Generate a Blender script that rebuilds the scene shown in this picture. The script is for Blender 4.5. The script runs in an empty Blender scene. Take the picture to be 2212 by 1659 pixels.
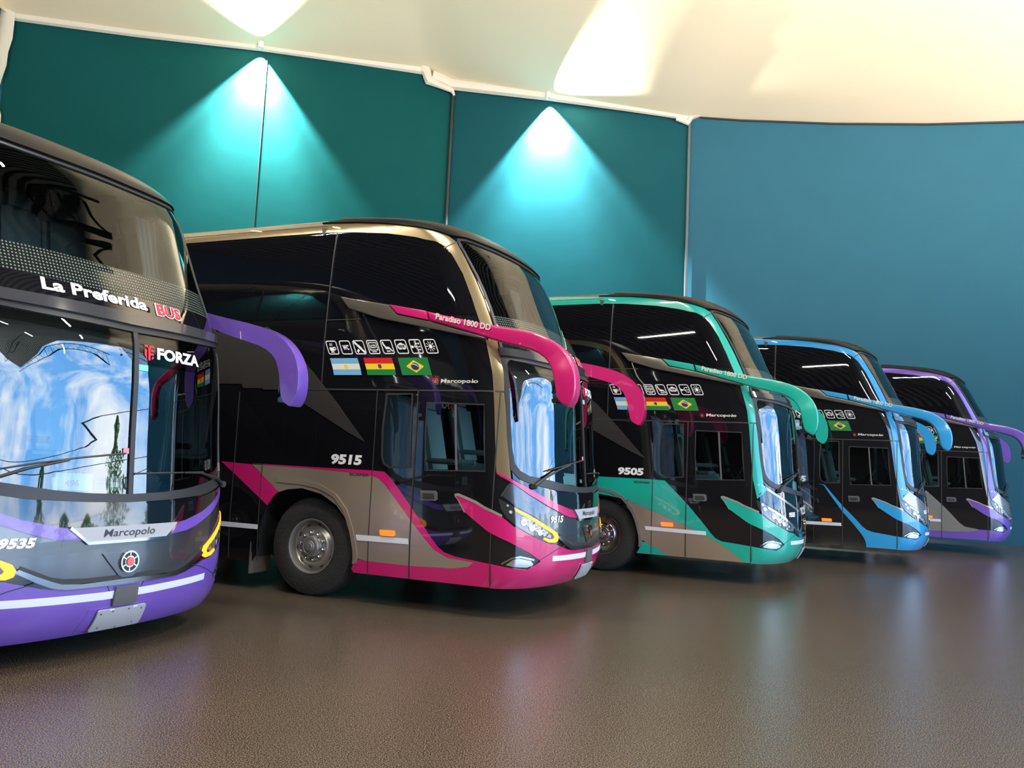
import bpy, bmesh, math, random
from math import pi, sin, cos, tan, atan2, hypot, radians, floor
from mathutils import Vector, Matrix, geometry
C = bpy.context.scene
COL = C.collection
# ------------------------------------------------------------------ camera, view, world
PITCH, ROLL, EYE = 0.0975959, 0.0462287, 1.50602
cam = bpy.data.cameras.new('camera')
cam.sensor_width = 36.0
cam.lens = 1721.484 / 2212 * 36
cam.clip_end = 500
camo = bpy.data.objects.new('camera', cam)
COL.objects.link(camo)
camo.matrix_world = Matrix.Translation((0, 0, EYE)) @ Matrix.Rotation(pi / 2 + PITCH, 4, 'X') @ Matrix.Rotation(ROLL, 4, 'Z')
C.camera = camo
C.view_settings.view_transform = 'Standard'
C.view_settings.look = 'None'
C.view_settings.gamma = 1
C.view_settings.use_curve_mapping = False
C.view_settings.exposure = 0.0
C.cycles.use_denoising = True
C.cycles.max_bounces = 8
C.cycles.transparent_max_bounces = 12
C.cycles.sample_clamp_indirect = 6

SKY = 7.0
w = bpy.data.worlds.new('sky')
C.world = w
w.use_nodes = True
nt = w.node_tree
nt.nodes.clear()
def N(t, k, **kw):
    n = t.nodes.new(k)
    for a, b in kw.items():
        setattr(n, a, b)
    return n
tc = N(nt, 'ShaderNodeTexCoord')
mp = N(nt, 'ShaderNodeMapping')
mp.inputs['Scale'].default_value = (1.5, 1.5, 4.5)
no = N(nt, 'ShaderNodeTexNoise')
no.inputs['Scale'].default_value = 2.2
no.inputs['Detail'].default_value = 9
no.inputs['Roughness'].default_value = .6
no.inputs['Distortion'].default_value = .5
rp = N(nt, 'ShaderNodeValToRGB')
rp.color_ramp.elements[0].position = .44
rp.color_ramp.elements[0].color = (.15, .42, .88, 1)
rp.color_ramp.elements[1].position = .66
rp.color_ramp.elements[1].color = (.92, .95, 1, 1)
sep = N(nt, 'ShaderNodeSeparateXYZ')
r2 = N(nt, 'ShaderNodeValToRGB')
r2.color_ramp.elements[0].position = .0
r2.color_ramp.elements[0].color = (1, 1, 1, 1)
r2.color_ramp.elements[1].position = .10
r2.color_ramp.elements[1].color = (0, 0, 0, 1)
mx = N(nt, 'ShaderNodeMix', data_type='RGBA')
mx.inputs[7].default_value = (.72, .86, 1, 1)
bg = N(nt, 'ShaderNodeBackground')
bg.inputs['Strength'].default_value = SKY
ou = N(nt, 'ShaderNodeOutputWorld')
L = nt.links.new
L(tc.outputs['Generated'], mp.inputs['Vector'])
L(mp.outputs[0], no.inputs['Vector'])
L(no.outputs['Fac'], rp.inputs[0])
L(tc.outputs['Generated'], sep.inputs[0])
L(sep.outputs['Z'], r2.inputs[0])
L(r2.outputs[0], mx.inputs[0])
L(rp.outputs[0], mx.inputs[6])
L(mx.outputs[2], bg.inputs['Color'])
L(bg.outputs[0], ou.inputs['Surface'])

# ------------------------------------------------------------------ lights of the hall, with added fill uplights
def light(name, kind, loc, energy, color, target=None, **kw):
    d = bpy.data.lights.new(name, kind)
    d.energy = energy
    d.color = color
    for a, b in kw.items():
        setattr(d, a, b)
    o = bpy.data.objects.new(name, d)
    COL.objects.link(o)
    o.location = loc
    if target is not None:
        o.rotation_euler = (Vector(target) - Vector(loc)).to_track_quat('-Z', 'Y').to_euler()
    return o
LAMP1 = (-8.19, 23.56, 13.76)
LAMP2 = (0.78, 25.25, 13.37)
light('wall_downlight', 'SPOT', LAMP1, 48000, (.80, 1.0, .97), (LAMP1[0] + .02, LAMP1[1] + .06, LAMP1[2] - 5), spot_size=radians(86), spot_blend=.35, shadow_soft_size=.04)
light('wall_downlight', 'SPOT', LAMP2, 48000, (.80, 1.0, .97), (LAMP2[0] + .02, LAMP2[1] + .06, LAMP2[2] - 5), spot_size=radians(86), spot_blend=.35, shadow_soft_size=.04)
for lp in (LAMP1, LAMP2):
    light('wall_washer', 'SPOT', lp, 60000, (.70, 1.0, .97), (lp[0] + .01, lp[1] + .03, lp[2] - 5), spot_size=radians(66), spot_blend=.9, shadow_soft_size=.04)
light('ceiling_uplight', 'SPOT', (-8.1, 23.3, 13.72), 3600, (1, .91, .78), (-7.4, 18.0, 16.0), spot_size=radians(88), spot_blend=.6, shadow_soft_size=.05)
light('ceiling_uplight', 'SPOT', (0.78, 25.0, 13.34), 9000, (1, .91, .78), (5.0, 20.6, 14.7), spot_size=radians(62), spot_blend=.35, shadow_soft_size=.05)
TUBES = []
for (tx, ty) in ((-9, -3), (-2, -3), (5, -3), (12, -3), (-9, 5), (-2, 5), (5, 5), (12, 5), (19, 1)):
    TUBES.append((tx, ty, 9.3))
    light('tube_light', 'AREA', (tx, ty, 9.3), 520, (1, .93, .82), (tx, ty, 0), shape='RECTANGLE', size=2.6, size_y=.14)
FAB = [(9.5, 10.6, 8.6), (17.0, 10.0, 8.2), (-3, 10.8, 9.6), (-12, 10.8, 9.8), (3.5, 10.8, 9.2)]  # unseen fill lamps, added to brighten the fabric ceiling
for (tx, ty, tz), e in zip(FAB, (4400, 5200, 2500, 1500, 3800)):
    light('added_fabric_uplight', 'SPOT', (tx, ty, tz), e, (1, .88, .76), (tx, ty + 5.5, tz + 4), spot_size=radians(150), spot_blend=1.0, shadow_soft_size=.15)

# ------------------------------------------------------------------ materials
MATS = {}
def mat(name, color=(.5, .5, .5), rough=.5, metal=0., coat=0., emis=None, estr=0., spec=.5, bump=None, coat_rough=.03):
    if name in MATS:
        return MATS[name]
    m = bpy.data.materials.new(name)
    m.use_nodes = True
    t = m.node_tree
    b = t.nodes['Principled BSDF']
    b.inputs['Base Color'].default_value = (*color, 1)
    b.inputs['Roughness'].default_value = rough
    b.inputs['Metallic'].default_value = metal
    b.inputs['Coat Weight'].default_value = coat
    b.inputs['Coat Roughness'].default_value = coat_rough
    b.inputs['Specular IOR Level'].default_value = spec
    if emis:
        b.inputs['Emission Color'].default_value = (*emis, 1)
        b.inputs['Emission Strength'].default_value = estr
    if bump:
        sc, st, vr = bump
        n = N(t, 'ShaderNodeTexNoise')
        n.inputs['Scale'].default_value = sc
        n.inputs['Detail'].default_value = 6
        c = N(t, 'ShaderNodeTexCoord')
        t.links.new(c.outputs['Object'], n.inputs['Vector'])
        bp_ = N(t, 'ShaderNodeBump')
        bp_.inputs['Strength'].default_value = st
        bp_.inputs['Distance'].default_value = .02
        t.links.new(n.outputs['Fac'], bp_.inputs['Height'])
        t.links.new(bp_.outputs[0], b.inputs['Normal'])
        if vr:
            hs = N(t, 'ShaderNodeMix', data_type='RGBA')
            hs.inputs[6].default_value = (*[x * (1 - vr) for x in color], 1)
            hs.inputs[7].default_value = (*[min(1, x * (1 + vr)) for x in color], 1)
            t.links.new(n.outputs['Fac'], hs.inputs[0])
            t.links.new(hs.outputs[2], b.inputs['Base Color'])
    MATS[name] = m
    return m
def glass_mat(name, tint, refl, trans=1.0):
    m = bpy.data.materials.new(name)
    m.use_nodes = True
    t = m.node_tree
    t.nodes.clear()
    tr = N(t, 'ShaderNodeBsdfTransparent')
    tr.inputs[0].default_value = (*tint, 1)
    gl = N(t, 'ShaderNodeBsdfGlossy')
    gl.inputs['Roughness'].default_value = .0
    gl.inputs[0].default_value = (.95, 1, 1, 1)
    fr = N(t, 'ShaderNodeFresnel')
    fr.inputs[0].default_value = refl
    mi = N(t, 'ShaderNodeMixShader')
    o = N(t, 'ShaderNodeOutputMaterial')
    t.links.new(fr.outputs[0], mi.inputs[0])
    t.links.new(tr.outputs[0], mi.inputs[1])
    t.links.new(gl.outputs[0], mi.inputs[2])
    t.links.new(mi.outputs[0], o.inputs[0])
    MATS[name] = m
    return m
BLACK = mat('gloss_black', (.006, .006, .008), .04, coat=1, spec=.6)
BGLASS = mat('black_glass', (.004, .004, .006), .015, spec=.8, coat=.3, coat_rough=0)
SATIN = mat('satin_black', (.010, .009, .009), .38, spec=.16)
RUBBER = mat('black_rubber', (.03, .03, .032), .45)
SEAM = mat('seam_grey', (.035, .033, .035), .5)
GUN = mat('gunmetal_paint', (.10, .11, .12), .25, metal=.7, coat=1)
TRIMC = mat('bright_trim', (.80, .74, .64), .28, metal=.75)
CHROME = mat('chrome', (.75, .73, .70), .08, metal=1)
DCHROME = mat('smoked_chrome', (.32, .33, .34), .15, metal=1)
SILVER = mat('silver_paint', (.42, .41, .40), .25, metal=.6, coat=1)
CHAMP = mat('champagne_paint', (.50, .405, .30), .28, metal=.55, coat=1)
GOLD = mat('gold_paint', (.37, .285, .155), .25, metal=.6, coat=1)
CHEV = mat('charcoal_paint', (.055, .050, .048), .3, metal=.3, coat=.6)
FIN = mat('fin_grey', (.20, .18, .15), .22, metal=.6, coat=1)
MAG = mat('magenta_paint', (.60, .010, .15), .28, coat=1)
TEAL = mat('teal_paint', (.008, .42, .32), .28, coat=1)
BLUE = mat('blue_paint', (.025, .33, .68), .28, coat=1)
PURP = mat('purple_paint', (.165, .085, .47), .28, coat=1)
WHITE = mat('white_lettering', (.85, .85, .85), .4)
RED = mat('red_lettering', (.80, .02, .04), .4)
STRIPM = mat('reflective_white', (.75, .78, .82), .35)
TYRE = mat('tyre_rubber', (.022, .021, .020), .75, bump=(30, .3, .3))
STEEL = mat('wheel_steel', (.52, .50, .47), .34, metal=.8)
ALLOY = mat('polished_alloy', (.72, .71, .68), .2, metal=1)
AMBER = mat('amber_lit', (1, .35, .02), .3, emis=(1, .33, .02), estr=1.6)
AMBOFF = mat('amber_lens', (.75, .20, .02), .2, coat=1, emis=(1, .3, .02), estr=.7)
LENS = mat('lamp_lens', (.85, .87, .9), .08, metal=.9)
REFM = mat('reflector_facets', (.50, .50, .50), .22, metal=.85, bump=(60, .6, .5))
HOUS = mat('lamp_housing', (.10, .10, .11), .12, metal=.7, coat=1)
PLATE = mat('plate_grey', (.42, .43, .46), .45)
PLAST = mat('grey_plastic', (.11, .11, .12), .5)
INTER = mat('cab_plastic', (.13, .14, .14), .6)
SEATG = mat('seat_grey_green', (.32, .44, .44), .7)
SEATR = mat('seat_red', (.55, .10, .13), .7)
CURT = mat('curtain_cloth', (.42, .50, .50), .8)
CURTW = mat('curtain_pale', (.55, .62, .68), .8)
PAPER = mat('paper_white', (.8, .82, .82), .6)
PAPERG = mat('paper_green', (.55, .78, .70), .6)
FLB = mat('flag_sky', (.16, .42, .66), .4)
FYE = mat('flag_yellow', (.85, .62, .02), .4)
FGR = mat('flag_green', (.01, .20, .04), .4)
FRE = mat('flag_red', (.62, .01, .01), .4)
FNB = mat('flag_navy', (.01, .03, .14), .4)
CREAM = mat('sticker_cream', (.72, .70, .62), .5)
REDEM = mat('emblem_red', (.80, .07, .03), .3, coat=1)
WS = glass_mat('windscreen_glass', (.62, .72, .72), 2.15)
UWS = glass_mat('tinted_glass', (.42, .44, .43), 1.6)
SWG = glass_mat('door_glass', (.42, .50, .49), 1.5)
# dotted ceramic print on the upper windscreen
DOTS = mat('ceramic_dots', (.02, .02, .02), .03)
t = DOTS.node_tree
uvn = N(t, 'ShaderNodeUVMap')
vm = N(t, 'ShaderNodeVectorMath', operation='SCALE')
vm.inputs['Scale'].default_value = 42
fr_ = N(t, 'ShaderNodeVectorMath', operation='FRACTION')
sb = N(t, 'ShaderNodeVectorMath', operation='SUBTRACT')
sb.inputs[1].default_value = (.5, .5, 0)
ln = N(t, 'ShaderNodeVectorMath', operation='LENGTH')
gt = N(t, 'ShaderNodeMath', operation='LESS_THAN')
gt.inputs[1].default_value = .27
mc = N(t, 'ShaderNodeMix', data_type='RGBA')
mc.inputs[6].default_value = (.012, .013, .014, 1)
mc.inputs[7].default_value = (.16, .20, .16, 1)
for a, b in ((uvn.outputs[0], vm.inputs[0]), (vm.outputs[0], fr_.inputs[0]), (fr_.outputs[0], sb.inputs[0]), (sb.outputs[0], ln.inputs[0]), (ln.outputs['Value'], gt.inputs[0]), (gt.outputs[0], mc.inputs[0]), (mc.outputs[2], t.nodes['Principled BSDF'].inputs['Base Color'])):
    t.links.new(a, b)

# ------------------------------------------------------------------ mesh helpers
def link(name, me, m=None, parent=None):
    o = bpy.data.objects.new(name, me)
    COL.objects.link(o)
    if m is not None and not me.materials:
        me.materials.append(m)
    if parent is not None:
        o.parent = parent
    return o
def empty(name, loc=(0, 0, 0), rot=(0, 0, 0), parent=None):
    o = bpy.data.objects.new(name, None)
    COL.objects.link(o)
    o.location = loc
    o.rotation_euler = rot
    o.empty_display_size = .3
    if parent is not None:
        o.parent = parent
    return o
def tag(o, label=None, cat=None, group=None, kind=None):
    for k, v in (('label', label), ('category', cat), ('group', group), ('kind', kind)):
        if v:
            o[k] = v
    return o
def mesh(name, verts, faces, smooth=False):
    me = bpy.data.meshes.new(name)
    me.from_pydata([tuple(v) for v in verts], [], faces)
    me.update()
    if smooth:
        for p in me.polygons:
            p.use_smooth = True
    return me
def bm_mesh(bm, name, smooth=False, angle=None):
    me = bpy.data.meshes.new(name)
    bmesh.ops.recalc_face_normals(bm, faces=bm.faces)
    bm.to_mesh(me)
    bm.free()
    if smooth:
        for p in me.polygons:
            p.use_smooth = True
        if angle:
            me.set_sharp_from_angle(angle=angle)
    return me
def box(bm, c, s, rot=None, bev=0):
    r = bmesh.ops.create_cube(bm, size=1)
    M = Matrix.Translation(c) @ (rot.to_4x4() if rot else Matrix.Identity(4)) @ Matrix.Diagonal((*s, 1))
    bmesh.ops.transform(bm, matrix=M, verts=r['verts'])
    if bev:
        es = {e for v in r['verts'] for e in v.link_edges}
        bmesh.ops.bevel(bm, geom=list(es), offset=bev, segments=2, affect='EDGES', clamp_overlap=True)
def tube(bm, pts, r, seg=8, cap=True):
    pts = [Vector(p) for p in pts]
    rs = r if isinstance(r, (list, tuple)) else [r] * len(pts)
    rings = []
    for i, p in enumerate(pts):
        d = (pts[min(i + 1, len(pts) - 1)] - pts[max(i - 1, 0)]).normalized()
        u = d.cross(Vector((0, 0, 1)))
        if u.length < 1e-3:
            u = d.cross(Vector((0, 1, 0)))
        u.normalize()
        v = d.cross(u)
        rings.append([bm.verts.new(p + (u * cos(2 * pi * k / seg) + v * sin(2 * pi * k / seg)) * rs[i]) for k in range(seg)])
    for a, b in zip(rings, rings[1:]):
        for k in range(seg):
            bm.faces.new((a[k], a[(k + 1) % seg], b[(k + 1) % seg], b[k]))
    if cap:
        bm.faces.new(rings[0])
        bm.faces.new(rings[-1])
def lathe(bm, prof, seg=48, M=None):
    """profile of (radius, axial) spun about the Y axis"""
    rings = []
    for r, a in prof:
        if r < 1e-5:
            rings.append([bm.verts.new((0, a, 0))])
        else:
            rings.append([bm.verts.new((r * cos(2 * pi * k / seg), a, r * sin(2 * pi * k / seg))) for k in range(seg)])
    for A, B in zip(rings, rings[1:]):
        for k in range(seg):
            k2 = (k + 1) % seg
            if len(A) == 1:
                bm.faces.new((A[0], B[k], B[k2]))
            elif len(B) == 1:
                bm.faces.new((A[k], A[k2], B[0]))
            else:
                bm.faces.new((A[k], A[k2], B[k2], B[k]))
    if M:
        bmesh.ops.transform(bm, matrix=M, verts=bm.verts)

# ------------------------------------------------------------------ bus body surface: (s, z) -> (X, Y, Z)
# s < 0 runs along the right side in metres, 0..1 round the right front corner to the nose, 1..2 to the left corner, > 2 along the left side
ZK = [.30, .36, .5, .75, 1.0, 1.3, 1.7, 2.1, 2.4, 2.75, 3.1, 3.4, 3.65, 3.85, 3.98, 4.06, 4.12]
XC = [-.121, -.058, -.005, .003, -.016, -.051, -.088, -.116, -.155, -.308, -.51, -.663, -.785, -.941, -1.157, -1.40, -2.3]
WD = [1.27, 1.28, 1.29, 1.3, 1.301, 1.3, 1.299, 1.3, 1.299, 1.3, 1.28, 1.26, 1.24, 1.215, 1.195, 1.165, 1.08]
AD = [.584, .587, .594, .608, .621, .637, .676, .715, .744, .744, .70, .662, .63, .605, .589, .586, .586]
CR = -.01
NEX = 2.288
REAR = -11.55
def lerp(x, xs, ys):
    if x <= xs[0]:
        return ys[0]
    if x >= xs[-1]:
        return ys[-1]
    for i in range(len(xs) - 1):
        if x <= xs[i + 1]:
            f = (x - xs[i]) / (xs[i + 1] - xs[i])
            return ys[i] + f * (ys[i + 1] - ys[i])
# smoothed dense tables
NZ = 384
DZ = (4.12 - .30) / (NZ - 1)
TAB = []
for arr in (XC, WD, AD):
    raw = [lerp(.30 + i * DZ, ZK, arr) for i in range(NZ)]
    for rep in range(3):
        R_ = 5
        new = []
        for i in range(NZ):
            k = min(R_, i, NZ - 1 - i)
            new.append(sum(raw[i - k:i + k + 1]) / (2 * k + 1))
        raw = new
    TAB.append(raw)
def tabz(z):
    f = min(max((z - .30) / DZ, 0), NZ - 1.001)
    i = int(f)
    f -= i
    return [T[i] + f * (T[i + 1] - T[i]) for T in TAB]
_t = [pi / 2 * i / 600 for i in range(601)]
_xi = [sin(a) ** (2 / NEX) for a in _t]
_et = [max(cos(a), 0) ** (2 / NEX) for a in _t]
_L = [0]
for i in range(600):
    _L.append(_L[-1] + hypot((_xi[i + 1] - _xi[i]) * .7, (_et[i + 1] - _et[i]) * 1.3))
ARC = _L[-1]
UT = []
j = 0
for i in range(401):
    target = i / 400 * ARC
    while j < 599 and _L[j + 1] < target:
        j += 1
    f = (target - _L[j]) / (_L[j + 1] - _L[j])
    UT.append((_xi[j] + f * (_xi[j + 1] - _xi[j]), _et[j] + f * (_et[j + 1] - _et[j])))
for rep in range(4):
    UT = [UT[0]] + [tuple((UT[i - 1][k] + 2 * UT[i][k] + UT[i + 1][k]) / 4 for k in (0, 1)) for i in range(1, 400)] + [UT[400]]
def ut(u):
    f = min(max(u, 0), 1) * 400
    i = min(int(f), 399)
    f -= i
    return [UT[i][k] + f * (UT[i + 1][k] - UT[i][k]) for k in (0, 1)]
def P0(s, z):
    xc, wd, a = tabz(z)
    left = s > 1
    t = 2 - s if left else s
    if t < 0:
        x, y = xc - a + t, -wd
    else:
        xi, et = ut(t)
        x, y = xc - a + a * xi, -wd * et
    if left:
        y = -y
    g = min(max((z - 3.5) / .6, 0), 1)
    return Vector((x, y, z + CR * g * (1 - (y / 1.3) ** 2)))
def NRM(s, z):
    e = .012
    z0, z1 = max(z - e, .30), min(z + e, 4.12)
    du = P0(s + e, z) - P0(s - e, z)
    dv = P0(s, z1) - P0(s, z0)
    n = du.cross(dv)
    return n.normalized()
def PT(s, z, off=0):
    p = P0(s, z)
    return p + NRM(s, z) * off if off else p
def XB(z):
    t = tabz(z)
    return t[0] - t[2]
def XZ(x, z):
    """side point given by its distance along the bus -> (s, z)"""
    xb = XB(z)
    if x <= xb:
        return (x - xb, z)
    a = tabz(z)[2]
    f = (x - xb) / a
    lo, hi = 0., 1.
    for _ in range(30):
        m_ = (lo + hi) / 2
        if ut(m_)[0] < f:
            lo = m_
        else:
            hi = m_
    return (lo, z)
def VX(x, za, zb, d=.07):
    n = max(1, int(abs(zb - za) / d))
    return [XZ(x, za + (zb - za) * i / n) for i in range(n + 1)]
def sadv(s0, z, d):
    """advance d metres along the body from s0 at height z"""
    s = s0
    n = max(1, int(abs(d) / .02))
    for _ in range(n):
        g = (P0(s + .005, z) - P0(s - .005, z)).length / .01
        s += d / n / max(g, .2)
    return s
def densify(poly, step_side=.2, step_front=.035, stepz=.06):
    out = []
    n = len(poly)
    for i in range(n):
        a, b = poly[i], poly[(i + 1) % n]
        front = max(a[0], b[0]) > -.05 and min(a[0], b[0]) < 2.05
        ds = abs(b[0] - a[0]) / (step_front if front else step_side)
        dz = abs(b[1] - a[1]) / stepz
        k = max(1, int(math.ceil(max(ds, dz))))
        for q in range(k):
            f = q / k
            out.append((a[0] + f * (b[0] - a[0]), a[1] + f * (b[1] - a[1])))
    return out
def inside(p, poly):
    x, y = p
    c = False
    j = len(poly) - 1
    for i in range(len(poly)):
        xi, yi = poly[i]
        xj, yj = poly[j]
        if (yi > y) != (yj > y) and x < (xj - xi) * (y - yi) / (yj - yi) + xi:
            c = not c
        j = i
    return c
def mirror(poly):
    return [(2 - s, z) for s, z in reversed(poly)]
SG = [-11.3, -10.5, -9.7, -9, -8.3, -7.6, -7, -6.4, -5.8, -5.2, -4.7, -4.2] + [-3.8 + .14 * i for i in range(27)] + [-.05]
SGRID = SG + [i * .025 for i in range(81)] + [2 - s for s in reversed(SG)]
ZGRID = [.33 + i * .055 for i in range(61)] + [3.70 + i * .025 for i in range(17)]
CACHE = {}
def patch(name, polys, off=.004, thick=.004, front_only=False):
    """a skin cut out of the body surface along (s, z) outlines, lifted by off, with a rim"""
    key = (name, str(polys), off, thick)
    if key in CACHE:
        return CACHE[key]
    dp = [densify(p) for p in polys]
    vs, es = [], []
    for p in dp:
        b = len(vs)
        vs += p
        es += [(b + i, b + (i + 1) % len(p)) for i in range(len(p))]
    s0, s1 = min(v[0] for v in vs), max(v[0] for v in vs)
    z0, z1 = min(v[1] for v in vs), max(v[1] for v in vs)
    allb = vs[:]
    cell = {}
    for v in allb:
        cell.setdefault((floor(v[0] / .05), floor(v[1] / .05)), []).append(v)
    for z in ZGRID:
        if z0 < z < z1:
            for s in SGRID:
                if s0 < s < s1:
                    wgt = 1 if (s < 0 or s > 2) else 1.6
                    cx, cz = floor(s / .05), floor(z / .05)
                    if any(hypot((q[0] - s) * wgt, q[1] - z) < .014 for i in (-1, 0, 1) for k in (-1, 0, 1) for q in cell.get((cx + i, cz + k), ())):
                        continue
                    ins = sum(inside((s, z), p) for p in dp) % 2
                    if ins:
                        vs.append((s, z))
    r = geometry.delaunay_2d_cdt([Vector(v) for v in vs], es, [], 0, 1e-6, False)
    V, F = [(v.x, v.y) for v in r[0]], r[2]
    keep = []
    for f in F:
        c = (sum(V[i][0] for i in f) / 3, sum(V[i][1] for i in f) / 3)
        if sum(inside(c, p) for p in dp) % 2:
            a, b, c_ = (V[i] for i in f)
            ar = (b[0] - a[0]) * (c_[1] - a[1]) - (b[1] - a[1]) * (c_[0] - a[0])
            if abs(ar) < 1e-9:
                continue
            keep.append(tuple(f) if ar > 0 else tuple(reversed(f)))
    verts = [PT(*v, off) for v in V]
    nrm = [NRM(*v) for v in V]
    faces = list(keep)
    ln = [[nrm[i] for i in f] for f in keep]
    uv = [[(V[i][0] * (1.0 if V[i][0] < 0 else ARC), V[i][1]) for i in f] for f in keep]
    if thick:
        for p in dp:
            b = len(verts)
            for s, z in p:
                verts.append(PT(s, z, off))
                verts.append(PT(s, z, off - thick))
            ccw = sum(p[i][0] * p[(i + 1) % len(p)][1] - p[(i + 1) % len(p)][0] * p[i][1] for i in range(len(p))) > 0
            if p is not dp[0] and len(dp) > 1:
                pass
            for i in range(len(p)):
                k = (i + 1) % len(p)
                f = (b + 2 * i, b + 2 * i + 1, b + 2 * k + 1, b + 2 * k)
                if not ccw:
                    f = tuple(reversed(f))
                n = (Vector(verts[f[1]]) - Vector(verts[f[0]])).cross(Vector(verts[f[3]]) - Vector(verts[f[0]]))
                if n.length < 1e-12:
                    n = Vector((0, 0, 1))
                n.normalize()
                faces.append(f)
                ln.append([n] * 4)
                uv.append([(0, 0)] * 4)
    me = bpy.data.meshes.new(name)
    me.from_pydata([tuple(v) for v in verts], [], faces)
    ul = me.uv_layers.new(name='UVMap')
    flat = [c for f in uv for p in f for c in p]
    if len(flat) == len(me.loops) * 2:
        ul.data.foreach_set('uv', flat)
    for p in me.polygons:
        p.use_smooth = True
    if sum(len(f) for f in ln) == len(me.loops):
        me.normals_split_custom_set([tuple(n) for f in ln for n in f])
    CACHE[key] = me
    return me
def skin(name, polys, m, parent, off=.004, thick=.004):
    if isinstance(polys[0][0], (int, float)):
        polys = [polys]
    me = patch(name, polys, off, thick)
    if not me.materials:
        me.materials.append(m)
    elif me.materials[0] != m:
        me = me.copy()
        me.materials[0] = m
    return link(name, me, None, parent)
def ribbon(pts, wd):
    """polyline of (s, z) widened into a polygon; width in metres"""
    L_, R_ = [], []
    for i, p in enumerate(pts):
        a, b = pts[max(i - 1, 0)], pts[min(i + 1, len(pts) - 1)]
        k = 1.0 if (p[0] <= 0 or p[0] >= 2) else ARC
        dx, dz = (b[0] - a[0]) * k, b[1] - a[1]
        l = hypot(dx, dz) or 1
        nx, nz = -dz / l / k, dx / l
        L_.append((p[0] + nx * wd / 2, p[1] + nz * wd / 2))
        R_.append((p[0] - nx * wd / 2, p[1] - nz * wd / 2))
    return L_ + R_[::-1]
def flatshape(loops_mats, mapf, name):
    """2D loops (outer + holes) per material -> one mesh through a mapping function"""
    verts, faces, mi, mats = [], [], [], []
    for loops, m, lift in loops_mats:
        if m not in mats:
            mats.append(m)
        vec = [[Vector((x, y, 0)) for x, y in l] for l in loops]
        tris = geometry.tessellate_polygon(vec)
        b = len(verts)
        fl = [p for l in loops for p in l]
        verts += [mapf(x, y, lift) for x, y in fl]
        for t_ in tris:
            a = [fl[i] for i in t_]
            ar = (a[1][0] - a[0][0]) * (a[2][1] - a[0][1]) - (a[1][1] - a[0][1]) * (a[2][0] - a[0][0])
            faces.append(tuple(b + i for i in (t_ if ar > 0 else reversed(t_))))
            mi.append(mats.index(m))
    me = mesh(name, verts, faces)
    for m in mats:
        me.materials.append(m)
    me.polygons.foreach_set('material_index', mi)
    return me
def bodymap(s0, z0, off=.008, shear=0.):
    cache = {}
    def f(x, y, lift=0.):
        xx = x + shear * y
        k = round(xx, 3)
        if k not in cache:
            cache[k] = sadv(s0, z0, xx)
        return PT(cache[k], z0 + y, off + lift)
    return f
TXT = {}
def text_tris(body, bold=.0, res=3):
    key = (body, bold)
    if key in TXT:
        return TXT[key]
    cu = bpy.data.curves.new('lettering_source', 'FONT')
    cu.body = body
    cu.size = 1
    cu.offset = bold
    cu.resolution_u = res
    cu.fill_mode = 'FRONT'
    ob = bpy.data.objects.new('lettering_source', cu)
    COL.objects.link(ob)
    dg = bpy.context.evaluated_depsgraph_get()
    dg.update()
    me = bpy.data.meshes.new_from_object(ob.evaluated_get(dg))
    V = [(v.co.x, v.co.y) for v in me.vertices]
    F = [tuple(p.vertices) for p in me.polygons]
    bpy.data.objects.remove(ob)
    bpy.data.curves.remove(cu)
    bpy.data.meshes.remove(me)
    x0, x1 = min(v[0] for v in V), max(v[0] for v in V)
    y0, y1 = min(v[1] for v in V), max(v[1] for v in V)
    V = [(v[0] - x0, v[1] - min(y0, 0)) for v in V]
    TXT[key] = (V, F, x1 - x0, y1 - min(y0, 0))
    return TXT[key]
def lettering(name, body, mapf, width, height, m, parent, bold=.02, lift=0.):
    V, F, wx, hy = text_tris(body, bold)
    verts = [mapf(x / wx * width, y / hy * height, lift) for x, y in V]
    me = mesh(name, verts, F)
    # face outwards
    return link(name, me, m, parent)

# ------------------------------------------------------------------ outlines on the body (metres, body coordinates)
ARCHF = [(-2.70, .28), (-2.70, .45), (-2.724, .595), (-2.69, .75), (-2.61, .915), (-2.504, 1.031), (-2.324, 1.105), (-2.127, 1.128), (-1.89, 1.082), (-1.71, .98), (-1.59, .835), (-1.523, .648), (-1.46, .461), (-1.44, .28)]
def arch_at(x0, r=.62):
    return [XZ(x0 - r * cos(a), max(.28, .50 + r * sin(a))) for a in [pi * i / 16 for i in range(17)]] + [(XZ(x0 + r, .30)[0], .28), (XZ(x0 - r, .30)[0], .28)]
WS_L = [(1, 2.462), (.80, 2.470), (.571, 2.480), (.392, 2.497), (.262, 2.513), (.238, 2.47), (.229, 2.365), (.213, 1.948), (.212, 1.626), (.219, 1.496), (.25, 1.425), (.311, 1.378), (.487, 1.340), (.65, 1.300), (.8, 1.278), (1, 1.268)]
WSF_L = [(1, 2.505), (.8, 2.512), (.571, 2.525), (.392, 2.545), (.25, 2.56), (.212, 2.53), (.200, 2.36), (.186, 1.842), (.185, 1.60), (.190, 1.43), (.24, 1.345), (.352, 1.290), (.557, 1.240), (.8, 1.218), (1, 1.210)]
def sym(half):
    return half + [(2 - s, z) for s, z in reversed(half[1:-1])]
WSP, WSFP = sym(WS_L), sym(WSF_L)
UW_L = [(1, 3.745), (.80, 3.742), (.644, 3.748), (.45, 3.770), (.30, 3.800), (.238, 3.79), (.228, 3.70), (.235, 3.593), (.262, 3.402), (.275, 3.22), (.275, 3.058), (.262, 2.895), (.250, 2.75), (.240, 2.640), (.448, 2.630), (.7, 2.615), (1, 2.61)]
UWP = sym(UW_L)
DOOR = VX(-1.45, .31, 2.187) + VX(-.575, 2.187, .31)
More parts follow.
